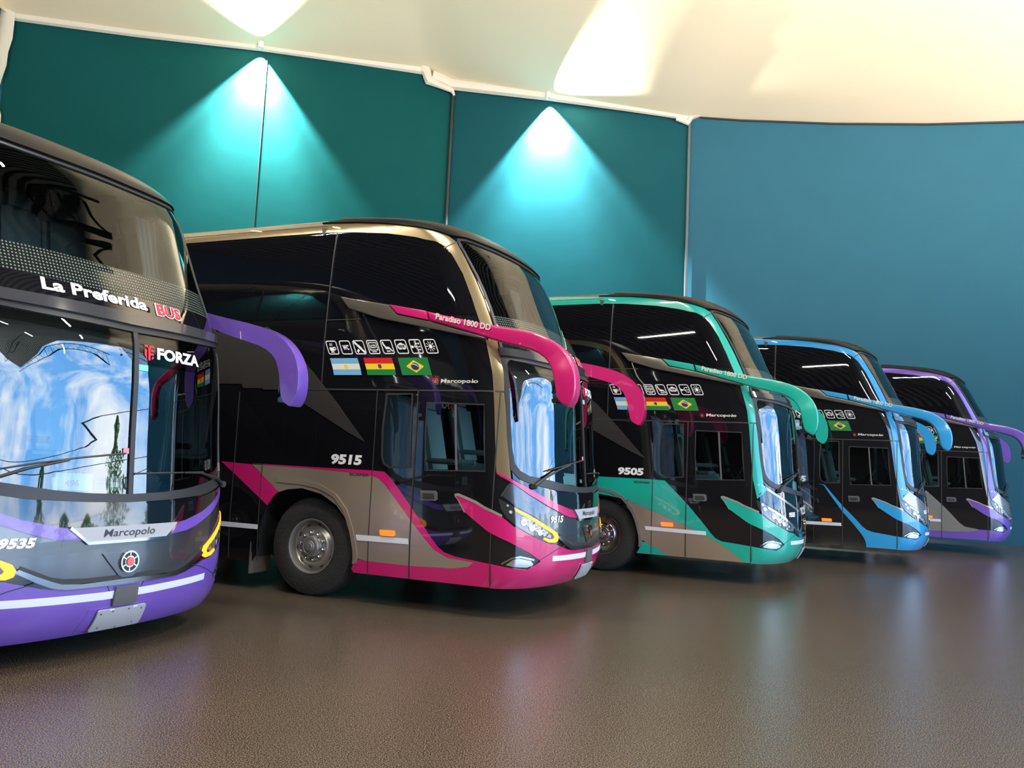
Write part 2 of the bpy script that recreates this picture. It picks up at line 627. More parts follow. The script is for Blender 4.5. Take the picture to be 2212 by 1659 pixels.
SLIDE = [(-.517, 2.062), (.064, 2.054), (.045, 1.73), (.026, 1.406), (-.62, 1.385), (-.57, 1.75)]
SMALLW = [(-.975, 2.144), (-.675, 2.148), (-.73, 1.80), (-.791, 1.405), (-1.03, 1.395), (-1.09, 1.43), (-1.105, 1.50), (-1.06, 1.80)]
RAIL = [(-.767, 4.070), (-.556, 4.058), (-.35, 4.035), (-.198, 3.995), (.025, 3.925), (.115, 3.869), (.181, 3.818), (.207, 3.755), (.205, 3.687), (.217, 3.571), (.240, 3.35), (.250, 3.128), (.240, 2.904), (.232, 2.743), (.212, 2.547), (.190, 2.166), (.188, 1.794), (.186, 1.45), (.186, 1.317), (.12, 1.36), (.098, 1.402), (.108, 1.603), (.128, 2.16), (.140, 2.443), (.160, 2.694), (.168, 2.93), (.175, 3.131), (.168, 3.395), (.135, 3.6), (.105, 3.696), (.061, 3.751), (-.101, 3.812), (-.384, 3.878), (-.787, 3.928), (-1.147, 3.946), (REAR, 3.946), (REAR, 4.095), (-1.6, 4.095), (-1.0, 4.088)]
CHEVP = [(-1.297, 1.646), (-1.49, 1.738), (-2.093, 2.07), (-2.28, 2.193), (-2.829, 2.193), (-2.84, 2.24), (-3.6, 2.24), (-3.6, 2.86), (-2.30, 2.88), (-1.95, 2.49)]
BUMP_L = [(1, .632), (.72, .637), (.635, .655), (.56, .69), (.50, .715), (.44, .725), (.38, .755), (.28, .818), (.179, .893), (.109, .98), (.049, 1.02), (-.098, 1.098), (-.274, 1.16), (-.311, 1.154), (-.278, 1.114), (-.219, 1.001), (.025, .823), (.149, .745), (.279, .648), (.371, .563), (.334, .529), (.274, .487), (.153, .505), (.024, .53), (.06, .40), (.089, .305), (.4, .303), (1, .303)]
BUMP = sym(BUMP_L)
MOUS_T = [(.099, 1.408), (.195, 1.336), (.293, 1.262), (.393, 1.190), (.531, 1.110), (.669, 1.055), (.725, 1.042)]
MOUS_B = [(.776, .958), (.66, .975), (.589, 1.004), (.439, 1.090), (.30, 1.197), (.193, 1.304), (.102, 1.384)]
MOUS = MOUS_T + MOUS_B
BADGE = [(.725, 1.046), (1.275, 1.046), (1.20, .945), (1.19, .938), (.81, .938), (.80, .945)]
GRILLE_L = [(1, 1.05), (.725, 1.04), (.60, 1.075), (.46, 1.148), (.30, 1.245), (.193, 1.33), (.112, 1.19), (.20, 1.085), (.332, .985), (.484, .852), (.545, .785), (.62, .72), (.70, .695), (1, .69)]
GRILLE = sym(GRILLE_L)
CHRS_L = [(1, .672), (.788, .668), (.703, .680), (.661, .703), (.60, .745), (.535, .795), (.52, .775), (.60, .705), (.664, .659), (.721, .640), (1, .634)]
CHRS = sym(CHRS_L)
LIP_L = [(1, .700), (.80, .702), (.71, .712), (.66, .730), (.543, .815), (.535, .795), (.66, .70), (.72, .672), (1, .668)]
LIP = sym(LIP_L)
HEAD = [(.097, 1.151), (.105, 1.059), (.135, .976), (.20, .894), (.281, .824), (.372, .762), (.44, .735), (.50, .730), (.535, .765), (.515, .835), (.332, .975), (.227, 1.052), (.152, 1.11)]
REFL = [(.215, .985), (.24, .90), (.33, .825), (.42, .775), (.455, .785), (.44, .825), (.36, .905), (.27, .985)]
AMB = [(.189, 1.071), (.27, 1.012), (.345, .955), (.43, .888), (.512, .828), (.528, .785), (.518, .750), (.49, .735), (.43, .742), (.385, .772), (.392, .790), (.44, .768), (.478, .772), (.485, .790), (.468, .822), (.40, .872), (.315, .945), (.197, 1.036)]
FOG = [(.128, .531), (.171, .582), (.215, .594), (.296, .570), (.318, .535), (.27, .508), (.178, .515)]
BLACKB = [(.18, 1.345), (.24, 1.31), (.352, 1.275), (.557, 1.225), (1, 1.20)]
STRIP_L = [(-.0, 0)]
ARM = [(-1.375, 2.99), (-1.045, 2.914), (-.645, 2.828), (-.245, 2.754), (-.051, 2.692), (.09, 2.61), (.19, 2.51), (.25, 2.40), (.275, 2.25), (.265, 2.12), (.216, 2.03), (.17, 2.045), (.10, 2.09), (.075, 2.20), (.045, 2.35), (-.02, 2.47), (-.15, 2.555), (-.35, 2.61), (-.55, 2.66), (-.69, 2.705), (-1.0, 2.80), (-1.345, 2.895)]
def chaikin(p, keep=()):
    o = []
    n = len(p)
    for i in range(n):
        a, b = p[i], p[(i + 1) % n]
        d = hypot(b[0] - a[0], b[1] - a[1])
        f = min(.25, .10 / d)
        o += [(a[0] + (b[0] - a[0]) * f, a[1] + (b[1] - a[1]) * f), (b[0] - (b[0] - a[0]) * f, b[1] - (b[1] - a[1]) * f)]
    return o
ARM = [ARM[0]] + [q for q in chaikin(ARM)[1:-3]] + [ARM[-1]]
ARMR = [(-1.835, 3.078), (-1.395, 2.995), (-1.365, 2.90), (-1.727, 2.975)]
FINP = [(-2.454, 3.185), (-1.84, 3.076), (-1.735, 2.972), (-1.355, 2.893), (-1.0, 2.795), (-.72, 2.72), (-.69, 2.687), (-1.361, 2.818), (-1.95, 2.935), (-2.336, 3.05)]
SEAMS = [(VX(-2.63, 2.19, 3.93), .013), (VX(-5.25, 2.25, 3.93), .013), (VX(-1.45, .31, 2.187), .013), (VX(-.575, .31, 2.187), .013),
         (VX(-1.93, .32, 2.187), .009), ([XZ(x, 2.187) for x in (-3.4, -2.5, -1.5, -.9, -.6, -.5)], .016), (VX(-3.72, .32, 2.15), .011), (VX(-3.33, .32, 1.36), .009),
         ([XZ(x, 2.94) for x in (-2.63, -2.2)], .009), (VX(-2.81, 3.92, 4.0, .02), .020), ([(.21, 1.338), (.16, 1.27), (.115, 1.175)], .014), ([(.095, 3.672), (.215, 3.755)], .012), ([XZ(-2.81, 4.025), XZ(-8, 4.03)], .010)]
PANE_A = VX(-2.60, 2.96, 3.92) + [ (-1.147 + .0, 3.93), (-.787, 3.915), (-.384, 3.865), (-.101, 3.80), (.055, 3.74), (.098, 3.69), (.128, 3.59), (.16, 3.395), (.168, 3.131), (.16, 2.96)]
def PANE(xa, xb):
    return VX(xb, 2.96, 3.92) + VX(xa, 3.92, 2.96)

# ------------------------------------------------------------------ bus parts
def prism_xz(name, poly, yin, yout, bev, side):
    """outline in the side plane given thickness between yin(x,z) and yout(x,z); side -1 right, +1 left"""
    bm = bmesh.new()
    a = [bm.verts.new((x, side * yin(x, z), z)) for x, z in poly]
    b = [bm.verts.new((x, side * yout(x, z), z)) for x, z in poly]
    n = len(poly)
    fa = bm.faces.new(a)
    fb = bm.faces.new(b[::-1])
    rim = [bm.faces.new((a[i], b[i], b[(i + 1) % n], a[(i + 1) % n])) for i in range(n)]
    bmesh.ops.recalc_face_normals(bm, faces=bm.faces)
    if bev:
        es = [e for e in bm.edges if (e.verts[0] in b and e.verts[1] in b)]
        bmesh.ops.bevel(bm, geom=es, offset=bev, segments=4, affect='EDGES', profile=.5, clamp_overlap=True)
    bmesh.ops.triangulate(bm, faces=[f for f in bm.faces if len(f.verts) > 4])
    return bm_mesh(bm, name, True, radians(38))
def cached(key, fn):
    if key not in CACHE:
        CACHE[key] = fn()
    return CACHE[key]
def wheel(parent, x, side, z, style, detail):
    """tyre with steel or alloy rim, hub and nuts; outer face looks along side"""
    we = empty('wheel', (x, side * 1.235, z), (0, 0, 0 if side > 0 else pi), parent)
    def tyre():
        bm = bmesh.new()
        lathe(bm, [(.285, -.02), (.30, .005), (.34, .012), (.40, .010), (.455, 0), (.495, -.012), (.512, -.035), (.520, -.06), (.520, -.075), (.512, -.078), (.512, -.088), (.521, -.091), (.522, -.125), (.514, -.128), (.514, -.138), (.522, -.141), (.522, -.175), (.514, -.178), (.514, -.188), (.521, -.191), (.520, -.225), (.505, -.25), (.45, -.275), (.36, -.285), (.285, -.26)], 72)
        return bm_mesh(bm, 'tyre', True, radians(32))
    link('tyre', cached('tyre', tyre), TYRE, we)
    def rim(front):
        bm = bmesh.new()
        if front:
            pr = [(.292, -.012), (.290, .004), (.278, .004), (.270, -.012), (.266, -.05), (.258, -.085), (.245, -.095), (.215, -.075), (.175, -.040), (.150, -.036), (.118, -.036), (.112, -.042), (.108, .010), (.100, .022), (.060, .026), (.056, .036), (0, .036)]
        else:
            pr = [(.292, -.012), (.290, .004), (.278, .004), (.268, -.02), (.26, -.1), (.25, -.16), (.12, -.17), (.11, -.05), (.05, -.04), (0, -.04)]
        lathe(bm, pr, 60)
        return bm_mesh(bm, 'rim', True, radians(30))
    link('rim', cached(('rim', style), lambda: rim(True)), ALLOY if style == 'alloy' else STEEL, we)
    if detail:
        def nut():
            bm = bmesh.new()
            lathe(bm, [(.018, -.02), (.018, .012), (.013, .014), (.013, .034), (.008, .04), (0, .04)], 10)
            return bm_mesh(bm, 'wheel_nut', True, radians(30))
        nm = cached('nut', nut)
        for k in range(10):
            a = 2 * pi * (k + .3) / 10
            o = link('wheel_nut', nm, CHROME, we)
            o.location = (.142 * cos(a), -.036, .142 * sin(a))
        def hh():
            bm = bmesh.new()
            for k in range(10):
                a = 2 * pi * (k + .8) / 10
                M = Matrix.Translation((.222 * cos(a), -.0775, .222 * sin(a))) @ Matrix.Rotation(-a, 4, 'Y') @ Matrix.Rotation(.62, 4, 'Z') @ Matrix.Diagonal((.016, 1, .026, 1))
                c = bmesh.ops.create_circle(bm, cap_ends=True, segments=16, radius=1, matrix=M @ Matrix.Rotation(pi / 2, 4, 'X'))
            return bm_mesh(bm, 'hand_hole')
        link('hand_hole', cached('hh', hh), RUBBER, we)
        def ring():
            bm = bmesh.new()
            lathe(bm, [(.088, .020), (.088, .028), (.080, .028), (.080, .024)], 40)
            lathe(bm, [(.044, .034), (.040, .046), (0, .046)], 8)
            return bm_mesh(bm, 'hub_cap')
        link('hub_cap', cached('ring', ring), STEEL, we)
    return we
def seat(name, parent, loc, m, sc=1.0):
    def f():
        bm = bmesh.new()
        box(bm, (0, 0, .42), (.50, .46, .14), bev=.04)
        box(bm, (-.27, 0, .82), (.14, .46, .72), Matrix.Rotation(radians(-12), 3, 'Y'), bev=.05)
        box(bm, (-.36, 0, 1.24), (.12, .30, .22), Matrix.Rotation(radians(-8), 3, 'Y'), bev=.05)
        box(bm, (0, 0, .18), (.30, .30, .36))
        box(bm, (0, .26, .62), (.36, .05, .06), bev=.02)
        box(bm, (0, -.26, .62), (.36, .05, .06), bev=.02)
        return bm_mesh(bm, 'seat', True, radians(35))
    me = cached('seatmesh', f)
    if me.materials and me.materials[0] != m:
        me = cached(('seatmesh', m.name), lambda: me.copy())
        me.materials[0] = m
    o = link(name, me, m, parent)
    o.location = loc
    return o
def curtain(name, x0, y0, z0, z1, wd, m, parent, lean=0.):
    n = 28
    v, f = [], []
    for i in range(n + 1):
        t_ = i / n
        yy = y0 + (t_ - .5) * wd
        for zz, k in ((z0, 1.0), ((z0 + z1) / 2, .75), (z1, 1.0)):
            v.append((x0 + .03 * sin(t_ * 26) + lean * (zz - z0), y0 + (yy - y0) * k, zz))
    for i in range(n):
        for k in (0, 1):
            a = i * 3 + k
            f.append((a, a + 3, a + 4, a + 1))
    return link(name, mesh(name, v, f, True), m, parent)

def circle(cx, cy, r, n=20, ry=None):
    return [(cx + r * cos(2 * pi * i / n), cy + (ry or r) * sin(2 * pi * i / n)) for i in range(n)]
def rrect(x0, y0, x1, y1, r, n=4):
    o = []
    for cx, cy, a0 in ((x1 - r, y0 + r, -90), (x1 - r, y1 - r, 0), (x0 + r, y1 - r, 90), (x0 + r, y0 + r, 180)):
        for k in range(n + 1):
            a = radians(a0 + 90 * k / n)
            o.append((cx + r * cos(a), cy + r * sin(a)))
    return o
def bar(x0, y0, x1, y1, wd):
    l = hypot(x1 - x0, y1 - y0)
    nx, ny = -(y1 - y0) / l * wd / 2, (x1 - x0) / l * wd / 2
    return [(x0 + nx, y0 + ny), (x0 - nx, y0 - ny), (x1 - nx, y1 - ny), (x1 + nx, y1 + ny)]
def icon_shapes(k):
    """pictogram k in a unit square"""
    W_ = WHITE
    S = [([rrect(0, 0, 1, 1, .16), rrect(.07, .07, .93, .93, .10)[::-1]], W_, 0)]
    a = lambda p: S.append(([p], W_, 0))
    if k == 0:      # steaming cup
        a([(.22, .52), (.22, .34), (.30, .24), (.56, .24), (.64, .34), (.64, .52)])
        S.append(([circle(.68, .42, .13), circle(.68, .42, .07)[::-1]], W_, 0))
        a([(.26, .14), (.60, .14), (.56, .21), (.30, .21)])
        for x in (.30, .40, .50):
            a(bar(x, .62, x + .06, .82, .035))
    elif k == 2:    # satellite
        a(bar(.36, .66, .66, .36, .20))
        a(bar(.14, .88, .34, .68, .17))
        a(bar(.66, .34, .88, .12, .17))
        a(bar(.22, .16, .40, .34, .16))
    elif k == 3:    # screen
        S.append(([rrect(.14, .26, .86, .84, .04), rrect(.20, .32, .80, .78, .03)[::-1]], W_, 0))
        a([(.30, .14), (.70, .14), (.70, .20), (.30, .20)])
    elif k == 4:    # reclining seat
        a(bar(.18, .76, .38, .40, .13))
        a([(.30, .34), (.66, .34), (.66, .50), (.36, .50)])
        a(bar(.62, .46, .86, .18, .09))
        a([(.34, .16), (.66, .16), (.66, .24), (.34, .24)])
        a(circle(.20, .80, .07, 10))
    elif k == 5:    # wireless mark
        a(circle(.36, .50, .24, 18, .20))
        a(circle(.50, .56, .22, 18, .22))
        a(circle(.66, .50, .22, 18, .20))
    elif k == 6:    # usb trident
        a(bar(.16, .48, .86, .48, .05))
        a(circle(.18, .48, .10, 14))
        a(bar(.36, .48, .54, .70, .05))
        a(bar(.54, .70, .74, .70, .05))
        a(bar(.44, .48, .60, .28, .05))
        a(bar(.60, .28, .76, .28, .05))
        a([(.80, .42), (.92, .48), (.80, .54)])
        a(circle(.78, .70, .06, 10))
        a([(.74, .23), (.84, .23), (.84, .33), (.74, .33)])
    elif k == 7:    # sun and snowflake
        a(circle(.48, .50, .15, 16))
        for q in range(10):
            an = 2 * pi * q / 10
            a(bar(.48 + .20 * cos(an), .50 + .20 * sin(an), .48 + .36 * cos(an), .50 + .36 * sin(an), .045))
            if q in (0, 1, 9):
                a(bar(.48 + .27 * cos(an) - .03 * sin(an) * 2, .50 + .27 * sin(an) + .05, .48 + .27 * cos(an) + .03, .50 + .27 * sin(an) - .05, .03))
    return S
def scale_shapes(S, sx, sy, ox=0, oy=0):
    return [([[(ox + x * sx, oy + y * sy) for x, y in l] for l in loops], m, lf) for loops, m, lf in S]
def R_(x0, y0, x1, y1):
    return [(x0, y0), (x1, y0), (x1, y1), (x0, y1)]
FLAGS = {
    'argentina': [([R_(0, 0, 1, 1 / 3)], FLB, 0), ([R_(0, 1 / 3, 1, 2 / 3)], CREAM, 0), ([R_(0, 2 / 3, 1, 1)], FLB, 0), ([[(x * .62 + .19, y) for x, y in circle(.5, .5, .12, 24)]], FYE, .001)],
    'bolivia': [([R_(0, 0, 1, 1 / 3)], FGR, 0), ([R_(0, 1 / 3, 1, 2 / 3)], FYE, 0), ([R_(0, 2 / 3, 1, 1)], FRE, 0), ([[(x * .62 + .19, y) for x, y in circle(.5, .49, .10, 16)]], FNB, .001), ([[(x * .62 + .19, y) for x, y in circle(.5, .49, .045, 12)]], FRE, .002), ([bar(.44, .60, .56, .60, .05)], FNB, .001)],
    'brazil': [([R_(0, 0, 1, 1)], FGR, 0), ([[(.20, .5), (.5, .14), (.80, .5), (.5, .86)]], FYE, .001), ([[(x * .62 + .19, y) for x, y in circle(.5, .5, .215, 28)]], FNB, .002), ([[(.385, .60), (.47, .60), (.56, .54), (.615, .45), (.615, .50), (.565, .60), (.47, .66), (.40, .66)]], CREAM, .003)],
}
def emblem(parent, name, s0, z0, r, off=.03):
    mp_ = bodymap(s0, z0, off)
    S = [([circle(0, 0, r, 32), circle(0, 0, r * .86, 32)[::-1]], CHROME, .004), ([circle(0, 0, r * .86, 32)], RUBBER, 0)]
    for k in range(6):
        a = 2 * pi * k / 6 + .5
        S.append(([bar(.42 * r * cos(a), .42 * r * sin(a), .9 * r * cos(a), .9 * r * sin(a), r * .12)], CHROME, .003))
        a2 = a + pi / 6
        S.append(([[(.40 * r * cos(a), .40 * r * sin(a)), (.55 * r * cos(a2 - .22), .55 * r * sin(a2 - .22)), (.55 * r * cos(a2 + .22), .55 * r * sin(a2 + .22)), (.40 * r * cos(a + pi / 3), .40 * r * sin(a + pi / 3))]], CHROME, .0025))
    S.append(([circle(0, 0, r * .40, 24)], REDEM, .008))
    me = flatshape(S, mp_, name)
    bm = bmesh.new()
    ring = [mp_(x, y, .004) for x, y in circle(0, 0, r, 32)]
    base = [mp_(x, y, -.03) for x, y in circle(0, 0, r * 1.04, 32)]
    v1 = [bm.verts.new(p) for p in ring]
    v0 = [bm.verts.new(p) for p in base]
    for i in range(32):
        bm.faces.new((v0[i], v0[(i + 1) % 32], v1[(i + 1) % 32], v1[i]))
    o = link(name, me, None, parent)
    link('emblem_rim', bm_mesh(bm, 'emblem_rim', True), CHROME, o)
    return o

def bus(label, pose, paint, rail, number, livery, front, lit, seatm, rimstyle, zfix=(0, 0), frontnum=None, decals=True):
    x, y, th, z0, pt_ = pose
    root = empty('coach_bus', (x, y, z0))
    root.rotation_mode = 'QUATERNION'
    root.rotation_quaternion = (Matrix.Rotation(th, 4, 'Z') @ Matrix.Rotation(pt_, 4, 'Y')).to_quaternion()
    tag(root, label, 'bus', 'double-decker coaches parked in a row')
    # ---- shell with openings
    sR = REAR
    def sorted_arch(p):
        q = [(a_, max(b__, .30)) for a_, b__ in p]
        return q
    A1, A2 = sorted_arch(ARCHF), sorted_arch([q for q in arch_at(-9.95)[:17]])
    A2 = [(A2[0][0], .30)] + A2 + [(A2[-1][0], .30)]
    right = [(sR, .30)] + A2 + A1 + [(0, .30)]
    outer = right + [(1, .30)] + mirror(right) + [(2 - sR, 4.12), (2, 4.12), (1, 4.12), (0, 4.12), (sR, 4.12)]
    holes = [WSP, UWP, SLIDE, SMALLW]
    me = patch('body_shell', [outer] + holes, 0, 0)
    if not me.materials:
        me.materials.append(BLACK)
    sh = link('body_shell', me, None, root)
    def caps():
        bm = bmesh.new()
        ss = [sR, -9, -6, -4, -2, -1, -.5] + [i * .05 for i in range(21)]
        rows = []
        for s in ss:
            a, b = PT(s, 4.12), PT(2 - s, 4.12)
            rows.append([bm.verts.new(a.lerp(b, k / 6) + Vector((0, 0, .035 * sin(pi * k / 6)))) for k in range(7)] if s < .99 else [bm.verts.new(a)])
        for r1, r2 in zip(rows, rows[1:]):
            if len(r2) == 1:
                for k in range(6):
                    bm.faces.new((r1[k], r2[0], r1[k + 1]))
            else:
                for k in range(6):
                    bm.faces.new((r1[k], r2[k], r2[k + 1], r1[k + 1]))
        rz = [.30, .8, 1.5, 2.5, 3.5, 3.9, 4.06, 4.12]
        A_ = [bm.verts.new(PT(sR, z)) for z in rz]
        B_ = [bm.verts.new(PT(2 - sR, z)) for z in rz]
        for i in range(len(rz) - 1):
            bm.faces.new((A_[i], B_[i], B_[i + 1], A_[i + 1]))
        return bm_mesh(bm, 'roof_panel', True, radians(30))
    link('roof_panel', cached('caps', caps), SATIN, root)
    pod = [XZ(-2.62, 4.112), XZ(-2.64, 4.10), XZ(-2.64, 4.085), (-.62, 4.062), (-.35, 4.030), (-.198, 3.992), (.025, 3.925), (.115, 3.871), (.181, 3.822), (.215, 3.812), (.30, 3.815), (.45, 3.785), (.644, 3.763), (.80, 3.757)]
    skin('roof_pod', pod + [(1, 3.76)] + [(2 - s_, z_) for s_, z_ in reversed(pod)], SATIN, root, .030, .032)
    def under():
        bm = bmesh.new()
        box(bm, (-1.25, 0, .42), (1.7, 2.3, .16))
        box(bm, (-6.4, 0, .45), (5.2, 2.4, .26))
        box(bm, (-2.7, 0, .75), (1.5, 1.75, .85))
        box(bm, (-2.7, 0, 1.22), (1.6, 2.54, .04))
        box(bm, (-10.2, 0, .75), (1.9, 1.75, .85))
        box(bm, (-9.95, 0, 1.22), (1.5, 2.54, .04))
        for sg in (-1, 1):
            box(bm, (-1.98, sg * 1.0, .80), (.04, .5, .9))
            box(bm, (-3.42, sg * 1.0, .80), (.04, .5, .9))
        return bm_mesh(bm, 'underbody')
    link('underbody', cached('under', under), RUBBER, root)
    # ---- livery
    for sd in (0, 1):
        fm = mirror if sd else (lambda p: p)
        skin('roof_rail', fm(RAIL), rail, root, .010, .012)
        for nm, poly, m in livery:
            skin(nm, fm(poly), m, root, .007, .007)
        skin('side_window', fm(PANE_A), BGLASS, root, .006, .006)
        for a_, b_ in ((-5.22, -2.66), (-7.6, -5.28), (-10.0, -7.66), (-12.0, -10.06)):
            skin('side_window', fm(PANE(a_, b_)), BGLASS, root, .006, .006)
        skin('panel_seams', [fm(ribbon(p, wd)) for p, wd in SEAMS], SEAM, root, .0105, .004)
        hl = skin('headlight', fm(HEAD), HOUS, root, .012, .014)
        for q in ([(.225, .985), (.24, .925), (.285, .882), (.315, .945), (.27, .985)], [(.297, .873), (.345, .835), (.375, .887), (.325, .935)], [(.357, .827), (.40, .797), (.43, .835), (.385, .878)], [(.41, .790), (.448, .780), (.458, .800), (.438, .828)]):
            skin('reflector', fm(q), REFM, hl, .017, .004)
        skin('indicator_light', fm(AMB), AMBER if lit else LENS, hl, .020, .008)
        for (hs, hz, hr) in ((.245, .935, .030), (.30, .885, .033), (.36, .838, .030), (.165, 1.03, .022), (.15, 1.09, .016)):
            f_ = bodymap(2 - hs if sd else hs, hz, .019)
            me_ = flatshape([([circle(0, 0, hr, 18), circle(0, 0, hr * .7, 18)[::-1]], CHROME, .0), ([circle(0, 0, hr * .7, 18)], mat('projector_glass', (.75, .78, .8), .05, metal=.3, coat=1), -.002)], f_, 'projector_lens')
            link('projector_lens', me_, None, hl)
        fg = skin('fog_light', fm(FOG), LENS, root, .012, .010)
        skin('fog_bezel', fm(ribbon([(.10, .54), (.165, .598), (.22, .61), (.32, .578)], .018)), CHROME, fg, .016, .008)
        bt = [(-.311, 1.160), (-.274, 1.167), (-.098, 1.106), (.049, 1.028), (.109, .988)]
        bl = skin('chrome_blade', fm(ribbon(bt, .024)), TRIMC, root, .016, .016)
        skin('blade_edge', fm(ribbon([(-.311, 1.155), (-.278, 1.112), (-.222, 1.0)], .012)), TRIMC, bl, .014, .012)
        if front == 'moustache':
            skin('moustache_stripe', fm(MOUS), paint, root, .016, .012)
        elif front == 'silver':
            skin('moustache_stripe', fm(ribbon([(.12, 1.37), (.195, 1.32), (.30, 1.23), (.44, 1.135), (.589, 1.055), (.735, 1.0)], .035)), SILVER, root, .010, .012)
            skin('pillar_tip', fm([(.10, 1.40), (.186, 1.33), (.225, 1.305), (.11, 1.165)]), rail, root, .011, .012)
    skin('front_bumper', BUMP, paint, root, .014, .02)
    sl = ribbon([(.905, .64), (.935, .55), (.945, .48)], .006)
    skin('bumper_seams', [sl, mirror(sl), ribbon([(.60, .70), (.50, .66), (.36, .575)], .006), ribbon([(1.40, .70), (1.50, .66), (1.64, .575)], .006)], SEAM, root, .016, .003)
    gm = {'moustache': GUN, 'silver': BLACK if number == '9505' else SILVER}[front]
    skin('grille_panel', GRILLE, gm, root, .006, .006)
    skin('grille_lip', LIP, RUBBER, root, .012, .012)
    skin('chrome_strip', CHRS, DCHROME if front == 'moustache' else CHROME, root, .024, .02)
    bd = skin('badge_plate', BADGE, PLATE, root, .020, .018)
    skin('badge_trim', ribbon([(.722, 1.046), (.80, .938), (1.20, .938), (1.278, 1.046)], .020), CHROME, bd, .026, .016)
    lettering('badge_lettering', 'Marcopolo', bodymap(.865, .958, .022, .25), .43, .068, SEAM, bd, bold=.008)
    emblem(root, 'front_emblem', 1.0, .790, .076)
    keel = [(.90, .80), (.955, .70), (.975, .682), (1.025, .682), (1.045, .70), (1.10, .80), (1.13, .86), (.87, .86)]
    skin('emblem_mount', keel, gm, root, .016, .014)
    st1 = [(.475, .606), (.898, .593), (1.0, .595), (1.102, .593), (1.525, .606), (1.525, .556), (1.10, .540), (1.0, .542), (.90, .540), (.475, .556)]
    skin('reflective_strip', st1, STRIPM, root, .0165, .003)
    skin('tow_cover', [(.945, .622), (1.058, .622), (1.062, .50), (1.05, .492), (.95, .492), (.94, .50)], PLAST, root, .034, .022)
    skin('plate_recess', [(.84, .485), (1.16, .485), (1.19, .33), (.81, .33)], paint, root, .0165, .004)
    pl_ = skin('licence_plate', [(.878, .468), (.885, .475), (1.115, .475), (1.122, .468), (1.128, .337), (1.12, .329), (.88, .329), (.872, .337)], PLATE, root, .036, .012)
    def bolts():
        S = []
        for bx, bz in ((.03, .125), (.12, .135), (.25, .135), (.36, .125), (.05, .03), (.20, .015), (.33, .03)):
            S.append(([circle(bx, bz, .006, 8)], RUBBER, .001))
        for bx in (.09, .28):
            S.append(([R_(bx, .140, bx + .035, .152)], WHITE, .002))
        return flatshape(S, bodymap(.875, .325, .037), 'plate_bolts')
    link('plate_bolts', cached('bolts', bolts), None, pl_)
    # ---- glass
    skin('windscreen_frame', [WSFP, WSP], RUBBER, root, .012, .014)
    wsg = [[(s, z) for s, z in WSP]]
    skin('windscreen', wsg, WS, root, -.004, 0)
    skin('windscreen_divider', ribbon([(1.0, 2.47), (1.0, 1.9), (1.0, 1.262)], .040), RUBBER, root, .010, .012)
    skin('windscreen_band', [(.236, 2.505), (.392, 2.497), (.571, 2.480), (1, 2.462), (1.429, 2.480), (1.608, 2.497), (1.764, 2.505), (1.77, 2.33), (1.5, 2.235), (1.0, 2.225), (.90, 2.37), (.5, 2.41), (.23, 2.40)], UWS, root, -.002, 0)
    skin('lower_fascia', [(.19, 1.40), (.24, 1.31), (.352, 1.275), (.557, 1.225), (.8, 1.20), (1, 1.195), (1.2, 1.20), (1.443, 1.225), (1.648, 1.275), (1.76, 1.31), (1.81, 1.40), (1.805, 1.345), (1.707, 1.262), (1.607, 1.19), (1.469, 1.11), (1.331, 1.055), (1.2, 1.045), (.8, 1.045), (.669, 1.055), (.531, 1.11), (.393, 1.19), (.293, 1.262), (.195, 1.345)], BLACK, root, .012, .012)
    skin('upper_windscreen', UWP, UWS, root, -.004, 0)
    fr_poly = [(s, z) for s, z in UWP]
    skin('upper_windscreen_frame', [ribbon([(.24, 2.62)] + list(reversed(UW_L[5:14])) + UW_L[4::-1] + [(2 - s, z) for s, z in UW_L[1:5]] + [(2 - s, z) for s, z in UW_L[5:14]] + [(1.76, 2.62)], .028)], RUBBER, root, .008, .012)
    skin('dotted_band', [(.262, 2.975), (.5, 2.972), (.75, 2.965), (1, 2.96), (1.25, 2.965), (1.5, 2.972), (1.738, 2.975), (1.745, 2.77), (1.5, 2.755), (1.25, 2.745), (1, 2.74), (.75, 2.745), (.5, 2.755), (.255, 2.77)], DOTS, root, -.0015, 0)
    skin('black_band', [(.252, 2.77), (.5, 2.755), (.75, 2.745), (1, 2.74), (1.25, 2.745), (1.5, 2.755), (1.748, 2.77), (1.758, 2.62), (1.3, 2.60), (1, 2.598), (.7, 2.60), (.242, 2.62)], BLACK, root, .004, .008)
    skin('visor_lip', [(.215, 2.625), (.5, 2.605), (1, 2.598), (1.5, 2.605), (1.785, 2.625), (1.785, 2.545), (1.5, 2.525), (1, 2.505), (.5, 2.525), (.215, 2.545)], mat('visor_plastic', (.05, .05, .055), .12, coat=.6), root, .035, .045)
    skin('door_window', SLIDE, SWG, root, -.003, 0)
    skin('side_window', SMALLW, SWG, root, -.003, 0)
    dr = skin('door', [DOOR, SLIDE, [p for p in SMALLW if p[0] > -.8] and [(-.80, 1.5), (-.79, 1.5), (-.79, 1.51)]], BLACK, root, .003, .003)
    skin('door_window_frame', [ribbon(SLIDE + [SLIDE[0]], .014)], RUBBER, dr, .007, .006)
    skin('window_slider', ribbon([(-.20, 2.06), (-.235, 1.72), (-.27, 1.39)], .022), PLAST, dr, .006, .006)
    skin('small_window_frame', [ribbon(SMALLW + [SMALLW[0]], .020)], RUBBER, root, .009, .008)
    def handle():
        return patch('door_handle', [[(-.69, 1.185), (-.525, 1.190), (-.505, 1.17), (-.51, 1.105), (-.535, 1.09), (-.695, 1.085)]], .018, .016)
    dh = skin('door_handle', [(-.69, 1.185), (-.525, 1.190), (-.505, 1.17), (-.51, 1.105), (-.535, 1.09), (-.695, 1.085)], PLAST, dr, .016, .016)
    skin('handle_lever', [(-.66, 1.160), (-.54, 1.163), (-.54, 1.118), (-.665, 1.113)], RUBBER, dh, .030, .014)
